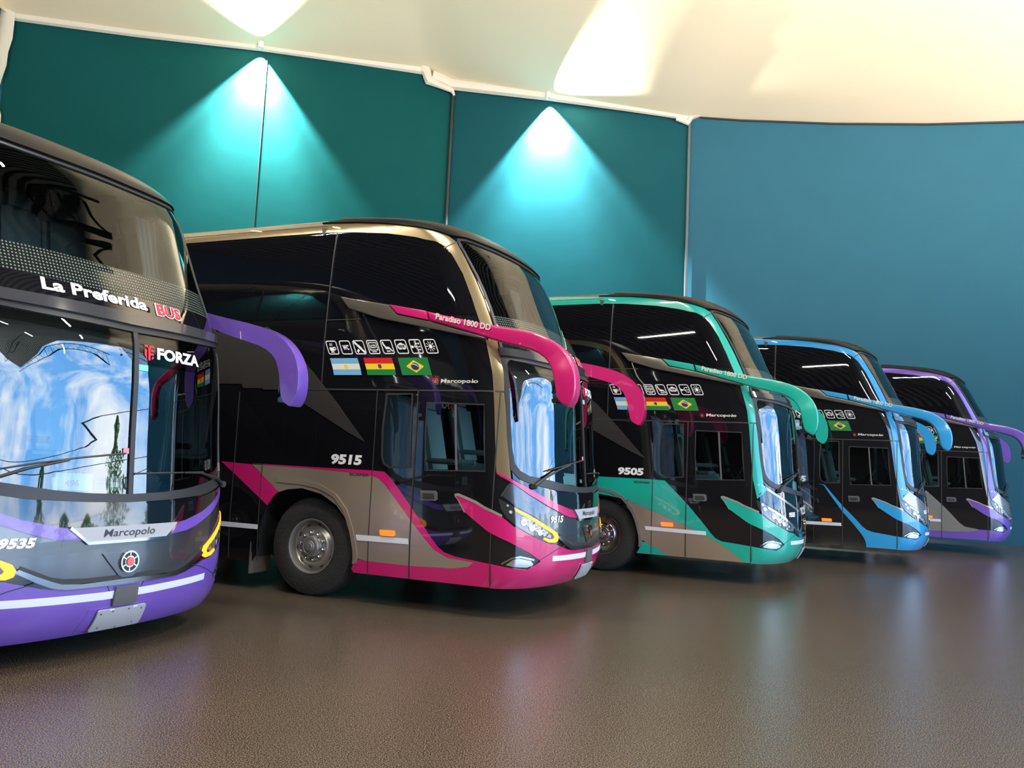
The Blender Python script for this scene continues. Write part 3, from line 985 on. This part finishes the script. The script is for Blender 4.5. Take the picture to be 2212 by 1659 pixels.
    # ---- strips, side lamp, mud flap
    if number != '9505':
        skin('side_reflector', [XZ(-3.95, .708), XZ(-3.33, .706), XZ(-3.33, .656), XZ(-3.95, .654)], STRIPM, root, .0115, .002)
        skin('side_reflector', [(-1.479, .694), (-.866, .700), (-.860, .645), (-1.466, .637)], STRIPM, root, .0115, .002)
    else:
        skin('side_reflector', [(-1.422, .693), (-.566, .682), (-.566, .629), (-1.408, .641)], STRIPM, root, .0115, .002)
    sl_ = skin('side_marker', [(-1.19, .757), (-1.18, .764), (-1.03, .766), (-1.018, .758), (-1.016, .718), (-1.03, .710), (-1.17, .707), (-1.184, .714)], AMBOFF, root, .022, .016)
    skin('wheel_arch_trim', ribbon([(-2.45, 1.20), (-2.30, 1.195), (-2.121, 1.19), (-1.90, 1.155), (-1.72, 1.075), (-1.60, .93), (-1.53, .72), (-1.47, .47), (-1.45, .40)], .05), CHAMP if rail is GOLD else SILVER, root, .014, .012)
    def flap():
        bm = bmesh.new()
        box(bm, (-3.42, -1.12, .42), (.03, .34, .50), bev=.008)
        return bm_mesh(bm, 'mud_flap')
    link('mud_flap', cached('flap', flap), mat('mud_flap', (.10, .085, .07), .8), root)
    for sd in (-1, 1):
        wheel(root, -2.674, sd, .522 + zfix[0], rimstyle, sd < 0)
        wheel(root, -9.95, sd, .522 + zfix[1], rimstyle, False)
    # ---- mirror arms and fins
    def sst(a, b, x_):
        f = min(max((x_ - a) / (b - a), 0), 1)
        return f * f * (3 - 2 * f)
    yin = lambda x_, z: 1.285 + .055 * sst(-.6, 0, x_)
    yout = lambda x_, z: 1.355 + .12 * sst(-.9, .0, x_) + .02 * sst(2.5, 2.3, z)
    for sd in (-1, 1):
        am = link('mirror_arm', cached(('arm', sd, paint.name), lambda: prism_xz('mirror_arm', ARM, yin, yout, .022, sd)), paint, root)
        link('arm_cover', cached(('armr', sd, paint.name), lambda: prism_xz('arm_cover', ARMR, lambda a_, b_: 1.29, lambda a_, b_: 1.35, .008, sd)), paint, am)
        link('side_fin', cached(('fin', sd), lambda: prism_xz('side_fin', FINP, lambda a_, b_: 1.28, lambda a_, b_: 1.335, .012, sd)), FIN, root)
        def mglass():
            bm = bmesh.new()
            box(bm, (.062, sd * 1.415, 2.28), (.02, .11, .26), Matrix.Rotation(radians(8), 3, 'Y'), bev=.006)
            box(bm, (.085, sd * 1.412, 2.09), (.10, .10, .05), bev=.01)
            return bm_mesh(bm, 'mirror_glass')
        link('mirror_glass', cached(('mg', sd), mglass), mat('mirror_back', (.12, .12, .12), .08, metal=.8), am)
        if sd < 0:
            def amap(x_, y_, lf=0):
                X_ = -1.27 + x_ + .1 * y_
                Z_ = 2.905 - .205 * (x_ / .95) + y_
                return Vector((X_, -(yout(X_, Z_) + .010), Z_))
            lettering('arm_lettering', 'Paradiso 1800 DD', lambda x_, y_, lf=0: amap(x_, y_), .62, .062, CREAM, am, bold=.03)
    # ---- wipers
    def wiper(pts, blade):
        bm = bmesh.new()
        tube(bm, [PT(s, z, .035) for s, z in pts], [.016, .012, .010, .008, .007][:len(pts)], 6)
        tube(bm, [PT(s, z, .022) for s, z in blade], .007, 6)
        box(bm, PT(pts[0][0], pts[0][1], .03), (.06, .06, .05), bev=.01)
        return bm_mesh(bm, 'wiper', True, radians(40))
    link('wiper', cached('w1', lambda: wiper([(.33, 1.275), (.42, 1.36), (.55, 1.44), (.70, 1.50)], [(.45, 1.43), (.58, 1.475), (.75, 1.52), (.96, 1.56)])), RUBBER, root)
    link('wiper', cached('w2', lambda: wiper([(1.74, 1.31), (1.60, 1.37), (1.43, 1.42), (1.30, 1.424)], [(1.01, 1.415), (1.15, 1.421), (1.30, 1.424), (1.46, 1.426)])), RUBBER, root)
    # ---- roof marker lamps
    for (s_, z_) in ((-.82, 3.99), (-1.75, 4.03), (.42, 3.93), (1.58, 3.93)):
        f_ = bodymap(s_, z_, .012)
        me_ = flatshape([([circle(0, 0, .03, 14, .015)], mat('marker_lamp', (.9, .85, .75), .2, emis=(1, .85, .6), estr=1.0), .006)], f_, 'marker_lamp')
        link('marker_lamp', me_, None, root)
    # ---- inside
    def dash():
        bm = bmesh.new()
        box(bm, (-.72, 0, 1.12), (.55, 2.2, .22), bev=.05)
        box(bm, (-.88, .55, 1.30), (.28, .75, .16), Matrix.Rotation(.4, 3, 'Y'), bev=.04)
        box(bm, (-1.6, 0, .93), (2.0, 2.4, .06))
        box(bm, (-2.45, 0, 1.6), (.05, 2.4, 1.3))
        box(bm, (-1.45, 0, 2.50), (1.7, 2.3, .05))
        return bm_mesh(bm, 'dashboard', True, radians(35))
    link('dashboard', cached('dash', dash), INTER, root)
    def swheel():
        bm = bmesh.new()
        c = Matrix.Translation((-.98, .55, 1.50)) @ Matrix.Rotation(radians(-62), 4, 'Y')
        tube(bm, [c @ Vector((.22 * cos(a), .22 * sin(a), 0)) for a in [2 * pi * k / 28 for k in range(29)]], .016, 6, False)
        for a in (.3, 2.8, 4.7):
            tube(bm, [c @ Vector((0, 0, 0)), c @ Vector((.22 * cos(a), .22 * sin(a), 0))], .014, 6)
        tube(bm, [c @ Vector((0, 0, .02)), c @ Vector((0, 0, -.3))], .04, 8)
        return bm_mesh(bm, 'steering_wheel', True)
    link('steering_wheel', cached('sw', swheel), RUBBER, root)
    seat('driver_seat', root, (-1.55, .55, .98), SEATG)
    seat('crew_seat', root, (-1.40, -.55, .86), SEATG)
    for yy in (-.85, -.38, .38, .85):
        seat('passenger_seat', root, (-2.05, yy, 2.52), seatm)
    curtain('cab_curtain', -.86, 1.02, 1.38, 2.42, .16, CURT, root)
    curtain('upper_curtain', -1.12, .98, 2.75, 3.70, .26, CURTW, root, -.30)
    # ---- papers and stickers behind the glass
    skin('document_card', [(.66, 1.42), (.82, 1.41), (.82, 1.29), (.67, 1.305)], PAPERG, root, -.012, 0)
    skin('white_card', [(.645, 1.385), (.668, 1.383), (.672, 1.295), (.65, 1.30)], PAPER, root, -.010, 0)
    skin('white_card', [(.905, 1.355), (.955, 1.352), (.955, 1.318), (.908, 1.320)], PAPER, root, -.010, 0)
    skin('round_sticker', [(1.01, 2.225), (1.065, 2.228), (1.065, 2.182), (1.01, 2.18)], mat('sticker_mint', (.2, .75, .6), .4), root, .006, 0)
    skin('round_sticker', [(.955, 1.60), (.985, 1.60), (.985, 1.56), (.955, 1.56)], mat('sticker_rose', (.8, .25, .3), .4), root, .003, 0)
    # ---- lettering and marks
    if number == '9535':
        card = lettering('card_lettering', '496', bodymap(.70, 1.325, -.009), .10, .045, SEAM, root, .02)
    lettering('front_lettering', 'FORZA', bodymap(1.118, 2.285, .004), .485, .092, WHITE, root, .045)
    def flogo():
        S = [([R_(.0, .16, .035, .185)], RED, 0), ([R_(.045, .16, .09, .185)], RED, 0), ([R_(.035, .0, .055, .15)], RED, 0), ([R_(.06, .11, .09, .135)], RED, 0), ([R_(.055, .065, .085, .09)], RED, 0), ([[(.0, .13), (.0, .06), (.022, .02), (.022, .13)]], RED, 0), ([[(.068, .05), (.088, .05), (.088, .035), (.068, .01)]], RED, 0), ([R_(.03, .15, .06, .16)], RED, 0)]
        return flatshape([([[(x_ * 1.0, y_ * .62) for x_, y_ in l] for l in lp], m_, z_) for lp, m_, z_ in S], bodymap(1.045, 2.268, .004), 'front_logo')
    link('front_logo', cached('flogo', flogo), None, root)
    lettering('brow_lettering', 'La Preferida', bodymap(.600, 2.655, .010), .82, .090, WHITE, root, .034)
    lettering('brow_lettering', 'BUS', bodymap(1.150, 2.636, .009), .285, .102, WHITE, root, .07)
    lettering('brow_lettering', 'BUS', bodymap(1.157, 2.643, .012), .262, .090, RED, root, .03)
    nn = frontnum or number
    if nn:
        lettering('front_number', nn, bodymap(.452, .925, .012, .30), .215, .068, WHITE, root, .05)
    if decals:
        if number:
            lettering('side_number', number, bodymap(-1.745, 1.398, .010, .30), .38, .108, WHITE, root, .05)
        lettering('side_lettering', 'SCANIA', bodymap(-1.513, 1.292, .011), .235, .030, SEAM, root, .03)
        for k in range(8):
            S = icon_shapes(k)
            sx = .136
            o = link('service_icon', cached(('icon', k), lambda: flatshape(scale_shapes(S, sx, .150), bodymap(-1.588 + k * .1695, 2.561, .010), 'service_icon')), None, root)
            txt = {1: ('WC', .22, .32, .56, .36), 3: ('LCD', .27, .42, .46, .26)}.get(k)
            if txt:
                lettering('icon_lettering', txt[0], bodymap(-1.588 + k * .1695 + txt[1] * sx, 2.561 + txt[2] * .15, .010), txt[3] * sx, txt[4] * .15, WHITE, o, .04)
            if k == 5:
                lettering('icon_lettering', 'Wi Fi', bodymap(-1.588 + k * .1695 + .22 * sx, 2.561 + .42 * .15, .013), .56 * sx, .2 * .15, BLACK, o, .03)
        for nm, s_ in (('argentina', -1.592), ('bolivia', -1.176), ('brazil', -.760)):
            link('flag_sticker', cached(('flag', nm), lambda: flatshape(scale_shapes(FLAGS[nm], .345, .180), bodymap(s_, 2.341, .010), 'flag_sticker')), None, root)
        emblem(root, 'side_emblem', -.385, 2.275, .033, .012)
        lettering('side_lettering', 'Marcopolo', bodymap(-.335, 2.252, .010, .3), .40, .052, CREAM, root, .02)
    return root

B2BAND = [(-2.785, 1.362), (-2.108, 1.357), (-1.492, 1.355), (-1.252, 1.355), (-1.096, 1.349), (-1.036, 1.295), (-.947, 1.186), (-.813, 1.008), (-.619, .737), (-.54, .65), (-.47, .60), (-.347, .568), (.024, .53), (.06, .40), (.089, .306), (-.772, .306), (-1.40, .306), (-1.452, .342), (-1.482, .459), (-1.326, .434), (-.843, .431), (-.348, .449), (-.196, .478), (-.144, .532), (-.428, .552), (-.574, .613), (-.681, .714), (-.823, .869), (-.961, 1.045), (-1.098, 1.216), (-1.17, 1.278), (-1.246, 1.303), (-1.495, 1.32), (-1.868, 1.338), (-2.505, 1.349)]
CH_T = [(-2.773, 1.352), (-2.505, 1.347), (-1.868, 1.336), (-1.495, 1.318), (-1.246, 1.301), (-1.17, 1.276), (-1.098, 1.214), (-.961, 1.043), (-.823, .867), (-.681, .712), (-.574, .611), (-.428, .550), (-.144, .530), (-.196, .480), (-.348, .451), (-.843, .433), (-1.326, .436), (-1.465, .461), (-1.523, .648), (-1.59, .835), (-1.71, .98), (-1.89, 1.082), (-2.127, 1.128), (-2.324, 1.105), (-2.438, 1.07)]
DIAG = [(-3.206, 1.366), (-2.786, 1.351), (-2.43, 1.08), (-2.504, 1.031), (-2.60, .92), (-3.067, 1.267)]
B3TEAL = [(-2.45, 1.357), (-1.237, 1.355), (-1.061, 1.348), (-.787, 1.032), (-.50, .66), (-.44, .60), (-.36, .565), (.024, .53), (.06, .40), (.089, .306), (.04, .306), (-.406, .545), (-.558, .620), (-.831, .731), (-1.296, .913), (-1.638, 1.040), (-1.89, 1.084), (-2.2, 1.125)]
B3GREY = [(-1.638, 1.038), (-1.296, .911), (-.831, .729), (-.558, .618), (-.406, .543), (.038, .306), (-.98, .306), (-1.285, .417), (-1.40, .47), (-1.465, .50), (-1.523, .648), (-1.59, .835), (-1.67, .955)]
B3TRI = [(-1.460, .465), (-1.40, .468), (-1.285, .415), (-.982, .306), (-1.44, .306)]
B4BLUE = [(-1.15, 1.368), (-1.054, 1.362), (-.818, 1.013), (-.52, .66), (-.454, .609), (-.356, .577), (.024, .53), (.06, .40), (.089, .306), (-.36, .306), (-.832, .904), (-.997, 1.205), (-1.07, 1.352)]
B5WEDGE = [(-2.2, 1.30), (-1.054, 1.302), (-.817, 1.035), (-.521, .661), (-.407, .571), (-.121, .527), (-.282, .465), (-1.08, .436), (-1.46, .44), (-1.523, .648), (-1.59, .835), (-1.71, .98), (-1.89, 1.084)]
B5SKIRT = [(-1.46, .438), (-1.08, .434), (-.279, .463), (-.121, .525), (.024, .53), (.06, .40), (.089, .306), (-1.44, .306)]
LIV_M = [('side_stripe', B2BAND, MAG), ('lower_side_panel', CH_T, CHAMP), ('diagonal_stripe', DIAG, MAG), ('chevron_panel', CHEVP, CHEV)]
LIV_P = [('side_stripe', B2BAND, PURP), ('lower_side_panel', CH_T, SILVER), ('diagonal_stripe', DIAG, PURP), ('chevron_panel', CHEVP, CHEV)]
LIV_T = [('side_stripe', B3TEAL, TEAL), ('lower_side_panel', B3GREY, CHAMP), ('skirt_wedge', B3TRI, TEAL), ('chevron_panel', CHEVP, CHEV)]
LIV_B = [('side_stripe', B4BLUE, BLUE), ('chevron_panel', CHEVP, CHEV)]
LIV_V = [('lower_side_panel', B5WEDGE, SILVER), ('side_stripe', B5SKIRT, PURP), ('chevron_panel', CHEVP, CHEV)]
bus('purple and gunmetal double-decker coach, nearest, cut off at the left edge', (-2.7373, 5.8805, -.4379, -.1235, .0238), PURP, BLACK, '9535', LIV_P, 'moustache', True, SEATG, 'steel', (.06, -.113))
bus('magenta, black and champagne double-decker coach numbered 9515', (.8923, 8.7128, -.3898, 0, 0), MAG, GOLD, '9515', LIV_M, 'moustache', True, SEATR, 'steel')
bus('teal and black double-decker coach numbered 9505', (4.3545, 11.7885, -.4215, 0, 0), TEAL, TEAL, '9505', LIV_T, 'silver', False, SEATG, 'alloy')
bus('light blue and black double-decker coach with number ending 25', (7.8346, 14.9638, -.4034, 0, 0), BLUE, BLUE, '9525', LIV_B, 'silver', False, SEATG, 'alloy')
bus('farthest coach, violet with silver side wedge, smallest in view', (11.3408, 18.1565, -.4082, 0, 0), PURP, PURP, '', LIV_V, 'silver', False, SEATG, 'alloy')

# ------------------------------------------------------------------ the hall
def struct(name, me, m):
    return tag(link(name, me, m), kind='structure')
# floor
FLOOR = bpy.data.materials.new('speckled_floor')
FLOOR.use_nodes = True
t = FLOOR.node_tree
b = t.nodes['Principled BSDF']
co = N(t, 'ShaderNodeTexCoord')
n1 = N(t, 'ShaderNodeTexNoise')
n1.inputs['Scale'].default_value = 135
n1.inputs['Detail'].default_value = 2
n1.inputs['Roughness'].default_value = .7
n2 = N(t, 'ShaderNodeTexVoronoi')
n2.inputs['Scale'].default_value = 95
cr = N(t, 'ShaderNodeValToRGB')
cr.color_ramp.elements[0].position = .43
cr.color_ramp.elements[0].color = (.008, .0065, .005, 1)
cr.color_ramp.elements[1].position = .60
cr.color_ramp.elements[1].color = (.195, .148, .106, 1)
bu = N(t, 'ShaderNodeBump')
bu.inputs['Strength'].default_value = .42
bu.inputs['Distance'].default_value = .0025
for a_, b_ in ((co.outputs['Object'], n1.inputs['Vector']), (co.outputs['Object'], n2.inputs['Vector']), (n1.outputs['Fac'], cr.inputs[0]), (cr.outputs[0], b.inputs['Base Color']), (n1.outputs['Fac'], bu.inputs['Height']), (bu.outputs[0], b.inputs['Normal'])):
    t.links.new(a_, b_)
b.inputs['Roughness'].default_value = .21
b.inputs['Specular IOR Level'].default_value = .62
struct('floor', mesh('floor', [(-22, -12, 0), (24, -12, 0), (24, 30, 0), (-22, 30, 0)], [(0, 1, 2, 3)]), FLOOR)
struct('ground_outside', mesh('ground_outside', [(24, -60, -.02), (120, -60, -.02), (120, 80, -.02), (24, 80, -.02)], [(0, 1, 2, 3)]), mat('sandy_ground', (.42, .34, .25), .9, bump=(.6, .3, .25)))
# teal fabric wall
WALLM = mat('teal_wall', (.007, .072, .074), .9, spec=.04, bump=(1.2, .1, .06))
WALLC = mat('teal_wall_centre', (.010, .074, .094), .9, spec=.04, bump=(1.2, .1, .06))
WALLR = mat('teal_wall_daylight_tint', (.028, .115, .175), .85, spec=.08, bump=(1.2, .1, .06))  # bluish daylight on the right panel is put into its base colour
WALLB = mat('blue_wall', (.018, .12, .20), .75, spec=.25)
top0 = [(-14.30, 20.96, 13.04), (-14.19, 21.0, 13.04), (-12.99, 21.54, 13.19), (-11.38, 22.27, 13.4), (-8.29, 23.68, 13.88), (-5.7, 24.85, 14.2), (-3.48, 25.86, 14.49), (-3.31, 25.94, 14.12), (-2.51, 26.3, 14.17)]
top1 = [(-2.51, 26.3, 14.20), (.82, 25.39, 13.51), (3.24, 24.74, 12.93), (5.22, 24.2, 12.44)]
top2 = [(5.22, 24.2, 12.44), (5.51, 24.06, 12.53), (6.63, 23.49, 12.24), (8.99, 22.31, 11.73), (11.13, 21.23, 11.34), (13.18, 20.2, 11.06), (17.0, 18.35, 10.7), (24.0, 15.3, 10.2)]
def wallmesh(name, tops):
    v, f = [], []
    for x_, y_, z_ in tops:
        v += [(x_, y_, 0), (x_, y_, z_), (x_, y_ + .02, z_ + 1.6)]
    for i in range(len(tops) - 1):
        f.append((3 * i, 3 * i + 3, 3 * i + 4, 3 * i + 1))
        f.append((3 * i + 1, 3 * i + 4, 3 * i + 5, 3 * i + 2))
    return mesh(name, v, f)
struct('wall_back_left', wallmesh('w', top0), WALLM)
struct('wall_back_center', wallmesh('w', top1), WALLC)
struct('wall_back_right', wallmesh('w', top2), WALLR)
struct('wall_left', wallmesh('w', [(-22, -12, 13.3), (-22, 17.6, 13.3), (-14.30, 20.96, 13.3)]), WALLB)
def tubestruct(name, pts, r, m, seg=8):
    bm = bmesh.new()
    tube(bm, pts, r, seg)
    return struct(name, bm_mesh(bm, name, True, radians(40)), m)
HEM = mat('white_hem', (.72, .68, .60), .7)
DARKT = mat('dark_trim', (.02, .025, .03), .6)
up = lambda l, d, dy=-.06: [(x_, y_ + dy, z_ + d) for x_, y_, z_ in l]
tubestruct('trim_1', up(top0[1:7], .06), [.13, .13, .13, .12, .12, .16], HEM)
tubestruct('trim_2', [(-3.50, 25.75, 14.62), (-3.36, 25.75, 14.45), (-3.28, 25.78, 14.18), (-2.9, 25.95, 14.10), (-2.5, 26.1, 14.02), (-2.42, 26.1, 13.85)], [.20, .17, .17, .10, .09, .04], HEM)
tubestruct('trim_3', [(-3.2, 25.85, 14.40)] + up(top1, .08, -.12), [.18, .20, .17, .12, .09], HEM)
tubestruct('trim_4', [(4.8, 24.2, 12.52), (5.15, 24.12, 12.38), (5.25, 24.05, 12.60), (5.50, 24.0, 12.62)], [.06, .11, .12, .05], HEM)
tubestruct('trim_5', up(top2[1:], -.01, -.03), .030, DARKT)
tubestruct('trim_6', [(-2.47, 26.2, 0), (-2.47, 26.2, 14.05)], .055, DARKT)
tubestruct('trim_7', [(5.2, 24.12, 0), (5.2, 24.12, 12.4)], .045, mat('grey_pole', (.10, .12, .14), .4))
tubestruct('trim_8', [(-8.08, 23.75, 0), (-8.08, 23.75, 13.85)], .014, DARKT)
# wavy white hem on the left end of the wall
hv, hf = [], []
prof = [(13.6, .02, .30), (13.0, .03, .32), (12.4, .02, .34), (12.0, -.02, .28), (11.6, .05, .16), (11.2, .00, .10), (10.8, -.05, .08), (10.5, -.02, .12), (10.2, .02, .22), (9.8, .02, .24), (9.4, .0, .18), (9.0, .02, .14), (8.0, .04, .12), (4, .04, .12), (0, .04, .12)]
for i, (z_, ox, wd) in enumerate(prof):
    for k in range(5):
        a = k / 4
        hv.append((-14.28 + ox + (a - .5) * wd, 20.78 - .10 * sin(pi * a) + (a - .5) * wd * .4, z_))
for i in range(len(prof) - 1):
    for k in range(4):
        a = i * 5 + k
        hf.append((a, a + 5, a + 6, a + 1))
struct('trim_9', mesh('hem', hv, hf, True), HEM)
# fabric ceiling over the coaches
CEIL = mat('fabric_ceiling', (.80, .69, .52), .85, spec=.2, bump=(.8, .12, .03))
edge = top0[:7] + [(-3.2, 25.99, 14.5), (-2.51, 26.3, 14.3)] + top1[1:] + top2[1:]
rows = 10
cv, cf = [], []
for i, (x_, y_, z_) in enumerate(edge):
    for r in range(rows + 1):
        q = r / rows
        xx = x_ + (0 if x_ > 20 else (x_ * .06 - .2) * q)
        yy = y_ * (1 - q) + 9.5 * q
        zz = (z_ + .03) * (1 - q * q) + 12.4 * q * q + 1.1 * sin(pi * q)
        cv.append((xx, yy, zz))
n_ = rows + 1
for i in range(len(edge) - 1):
    for r in range(rows):
        a = i * n_ + r
        cf.append((a, a + 1, a + n_ + 1, a + n_))
struct('ceiling', mesh('ceiling', cv, cf, True), CEIL)
struct('ceiling_left', mesh('ceiling_left', [(-22, 9.5, 12.4), (-15.2, 9.5, 12.4), (-14.19, 21.0, 13.07), (-14.3, 20.96, 13.3), (-22, 17.6, 13.3)], [(0, 1, 2, 3, 4)]), CEIL)
# corrugated roof of the hangar towards and behind the viewer
CORR = bpy.data.materials.new('corrugated_roof')
CORR.use_nodes = True
t = CORR.node_tree
b = t.nodes['Principled BSDF']
co = N(t, 'ShaderNodeTexCoord')
wv = N(t, 'ShaderNodeTexWave')
wv.inputs['Scale'].default_value = .7
wv.bands_direction = 'X'
cr = N(t, 'ShaderNodeValToRGB')
cr.color_ramp.elements[0].position = .35
cr.color_ramp.elements[0].color = (.04, .036, .03, 1)
cr.color_ramp.elements[1].position = .6
cr.color_ramp.elements[1].color = (.55, .50, .42, 1)
for a_, b_ in ((co.outputs['Object'], wv.inputs['Vector']), (wv.outputs['Fac'], cr.inputs[0]), (cr.outputs[0], b.inputs['Base Color'])):
    t.links.new(a_, b_)
b.inputs['Roughness'].default_value = .5
rv, rf = [], []
ys = [-12 + 21.5 * i / 12 for i in range(13)]
for i, y_ in enumerate(ys):
    z_ = 9.8 + 2.3 * (1 - ((y_ + 1.25) / 10.75) ** 2) ** 1 if True else 0
    z_ = 9.9 + 1.9 * (1 - ((y_ + 1.25) / 10.75) ** 2) + (2.5 * (i / 12) ** 3)
    rv += [(-22, y_, z_), (24, y_, z_)]
rv[-2] = (-22, 9.5, 12.4)
rv[-1] = (24, 9.5, 12.4)
for i in range(12):
    rf.append((2 * i, 2 * i + 2, 2 * i + 3, 2 * i + 1))
struct('roof_hangar', mesh('roof_hangar', rv, rf, True), CORR)
struct('wall_front', mesh('wall_front', [(-22, -12, 0), (12, -12, 0), (12, -12, 9.9), (-22, -12, 9.9)], [(0, 1, 2, 3)]), mat('dark_cladding', (.055, .055, .06), .7))
# roof trusses
TRUSS = mat('truss_steel', (.06, .06, .065), .5)
def truss(x_):
    bm = bmesh.new()
    n = 18
    P, Q = [], []
    for i in range(n + 1):
        y_ = -11.8 + 21.2 * i / n
        z_ = 9.75 + 1.75 * (1 - ((y_ + 1.2) / 10.8) ** 2)
        P.append(Vector((x_, y_, z_)))
        Q.append(Vector((x_, y_, z_ - .75)))
    tube(bm, P, .05, 6)
    tube(bm, Q, .05, 6)
    for i in range(n):
        tube(bm, [P[i], Q[i + 1]], .025, 5)
        tube(bm, [Q[i], P[i]], .025, 5)
    return struct('trim_truss', bm_mesh(bm, 'truss'), TRUSS)
for x_ in (-14, -6.5, 1, 8.5, 16, 23.8):
    truss(x_)
# edge truss of the tall opening and its cables
bm = bmesh.new()
for k in range(2):
    pts = [Vector((23.9 + k * .05, 9.5 + 5.7 * i / 8, 12.2 - 2.1 * i / 8 - k * .7)) for i in range(9)]
    tube(bm, pts, .05, 6)
struct('trim_opening', bm_mesh(bm, 'opening_edge'), TRUSS)

# ------------------------------------------------------------------ fixtures
def luminaire(loc, label, group, big=False):
    e = empty('wall_spotlight', loc)
    tag(e, label, 'lamp', group)
    bm = bmesh.new()
    r = .09
    lathe(bm, [(0, .16), (r, .16), (r, -.10), (r * .86, -.10), (r * .86, -.07), (0, -.07)], 20, Matrix.Rotation(pi / 2, 4, 'X'))
    o = link('housing', bm_mesh(bm, 'housing', True, radians(35)), mat('lamp_white', (.8, .8, .78), .4), e)
    o.location = (0, 0, .16)
    bm = bmesh.new()
    box(bm, (0, .12, .14), (.05, .26, .05), bev=.008)
    link('bracket', bm_mesh(bm, 'bracket'), DARKT, e)
    return e
luminaire((LAMP1[0] - .02, LAMP1[1] - .12, LAMP1[2]), 'white spotlight at the top of the left wall panel, above the thin seam', 'spotlights on the teal wall')
luminaire((LAMP2[0] - .02, LAMP2[1] - .12, LAMP2[2]), 'white spotlight at the top of the centre wall panel, right of the fabric fold', 'spotlights on the teal wall')
for i, (tx, ty, tz) in enumerate(TUBES):
    e = empty('tube_luminaire', (tx, ty, tz))
    tag(e, 'slim white tube luminaire hanging from the corrugated hangar roof', 'lamp', 'tube luminaires under the hangar roof')
    bm = bmesh.new()
    box(bm, (0, 0, .05), (2.7, .20, .06), bev=.01)
    link('housing', bm_mesh(bm, 'housing'), MATS['lamp_white'], e)
    bm = bmesh.new()
    for k in (-1, 1):
        tube(bm, [(k, 0, .08), (k, 0, 2.3)], .008, 5)
    link('hanger', bm_mesh(bm, 'hanger'), DARKT, e)
for i, (tx, ty, tz) in enumerate(FAB):  # bodies for the added, unseen fill uplights
    e = empty('added_floodlight', (tx, ty, tz))
    tag(e, 'grey floodlight hung out of view to brighten the fabric ceiling', 'lamp', 'added fill lamps under the fabric ceiling')
    bm = bmesh.new()
    box(bm, (0, 0, -.25), (.36, .26, .12), bev=.02)
    link('housing', bm_mesh(bm, 'housing'), PLAST, e)
    bm = bmesh.new()
    for k in (-1, 1):
        tube(bm, [(k * .2, 0, -.25), (k * .2, 0, 2.7)], .012, 5)
    link('hanger', bm_mesh(bm, 'hanger'), DARKT, e)

# ------------------------------------------------------------------ trees and a wall outside, seen in the windscreens
LEAF = mat('leaf_green', (.09, .22, .035), .6)
LEAF2 = mat('leaf_yellow_green', (.22, .34, .05), .6)
BARK = mat('bark', (.16, .11, .07), .9)
def tree(x_, y_, hgt, rad, seed, label, m):
    rnd = random.Random(seed)
    e = empty('tree', (x_, y_, 0))
    tag(e, label, 'tree', 'trees outside the hangar')
    bm = bmesh.new()
    tube(bm, [(0, 0, -.02), (.1, 0, hgt * .3), (0, .1, hgt * .6), (.05, 0, hgt * .9)], [.22, .16, .10, .03], 8)
    for k in range(7):
        a = rnd.uniform(0, 6.28)
        z_ = hgt * rnd.uniform(.25, .6)
        tube(bm, [(0, 0, z_), (rad * .6 * cos(a), rad * .6 * sin(a), z_ + hgt * .22)], [.05, .02], 5)
    link('trunk', bm_mesh(bm, 'trunk', True), BARK, e)
    v, f = [], []
    for k in range(1500):
        q = rnd.random() ** .8
        z_ = hgt * (.18 + .84 * q)
        rr = rad * max(.12, sin(pi * min(1, .12 + q * .88)) ** .7) * rnd.uniform(.35, 1.0) * (1 + .3 * sin(z_ * 3 + seed))
        a = rnd.uniform(0, 6.28)
        c = Vector((rr * cos(a), rr * sin(a), z_))
        u = Vector((rnd.uniform(-1, 1), rnd.uniform(-1, 1), rnd.uniform(-.6, 1))).normalized()
        w_ = u.cross(Vector((rnd.uniform(-1, 1), rnd.uniform(-1, 1), .3))).normalized()
        s_ = rnd.uniform(.12, .26)
        b0 = len(v)
        v += [c - u * s_, c + w_ * s_ * .6, c + u * s_, c - w_ * s_ * .6]
        f.append((b0, b0 + 1, b0 + 2, b0 + 3))
    link('foliage', mesh('foliage', v, f), m, e)
for (x_, y_, h_, r_, sd, lb, m_) in ((58, -12, 8.5, 3.2, 1, 'upright green tree outside, apart from the others at the near end', LEAF), (60, -1, 6.5, 3.6, 2, 'green poplar outside in front of the middle of the masonry wall', LEAF), (57, 8, 5.5, 3.6, 3, 'yellow-green rounded tree outside beyond the hangar opening', LEAF2), (62, 18, 8.5, 4.4, 4, 'broad dark green tree outside, largest of the row', LEAF), (56, 28, 5.5, 3.6, 5, 'small yellow-green tree at the far end of the row outside', LEAF2)):
    tree(x_, y_, h_, r_, sd, lb, m_)
for k, (cz, cy0, cy1) in enumerate(((7.2, -30, 34), (6.2, -26, 40), (5.0, -34, 30))):
    bm = bmesh.new()
    tube(bm, [(40 + k, cy0 + (cy1 - cy0) * i / 160, cz + 2.2 * ((i / 80 - 1) ** 2) - 1.5 * (i / 160)) for i in range(161)], .022, 5)
    tag(link('overhead_cable', bm_mesh(bm, 'overhead_cable', True), RUBBER), 'black overhead cable sagging outside the hangar opening, ' + ('highest', 'middle', 'lowest')[k] + ' of the three', 'cable', 'cables outside the hangar')
bm = bmesh.new()
box(bm, (74, 0, .9), (.3, 110, 1.8))
tag(link('boundary_wall', bm_mesh(bm, 'boundary_wall'), mat('pale_masonry', (.60, .50, .40), .9)), 'pale masonry boundary wall behind the trees outside', 'wall')
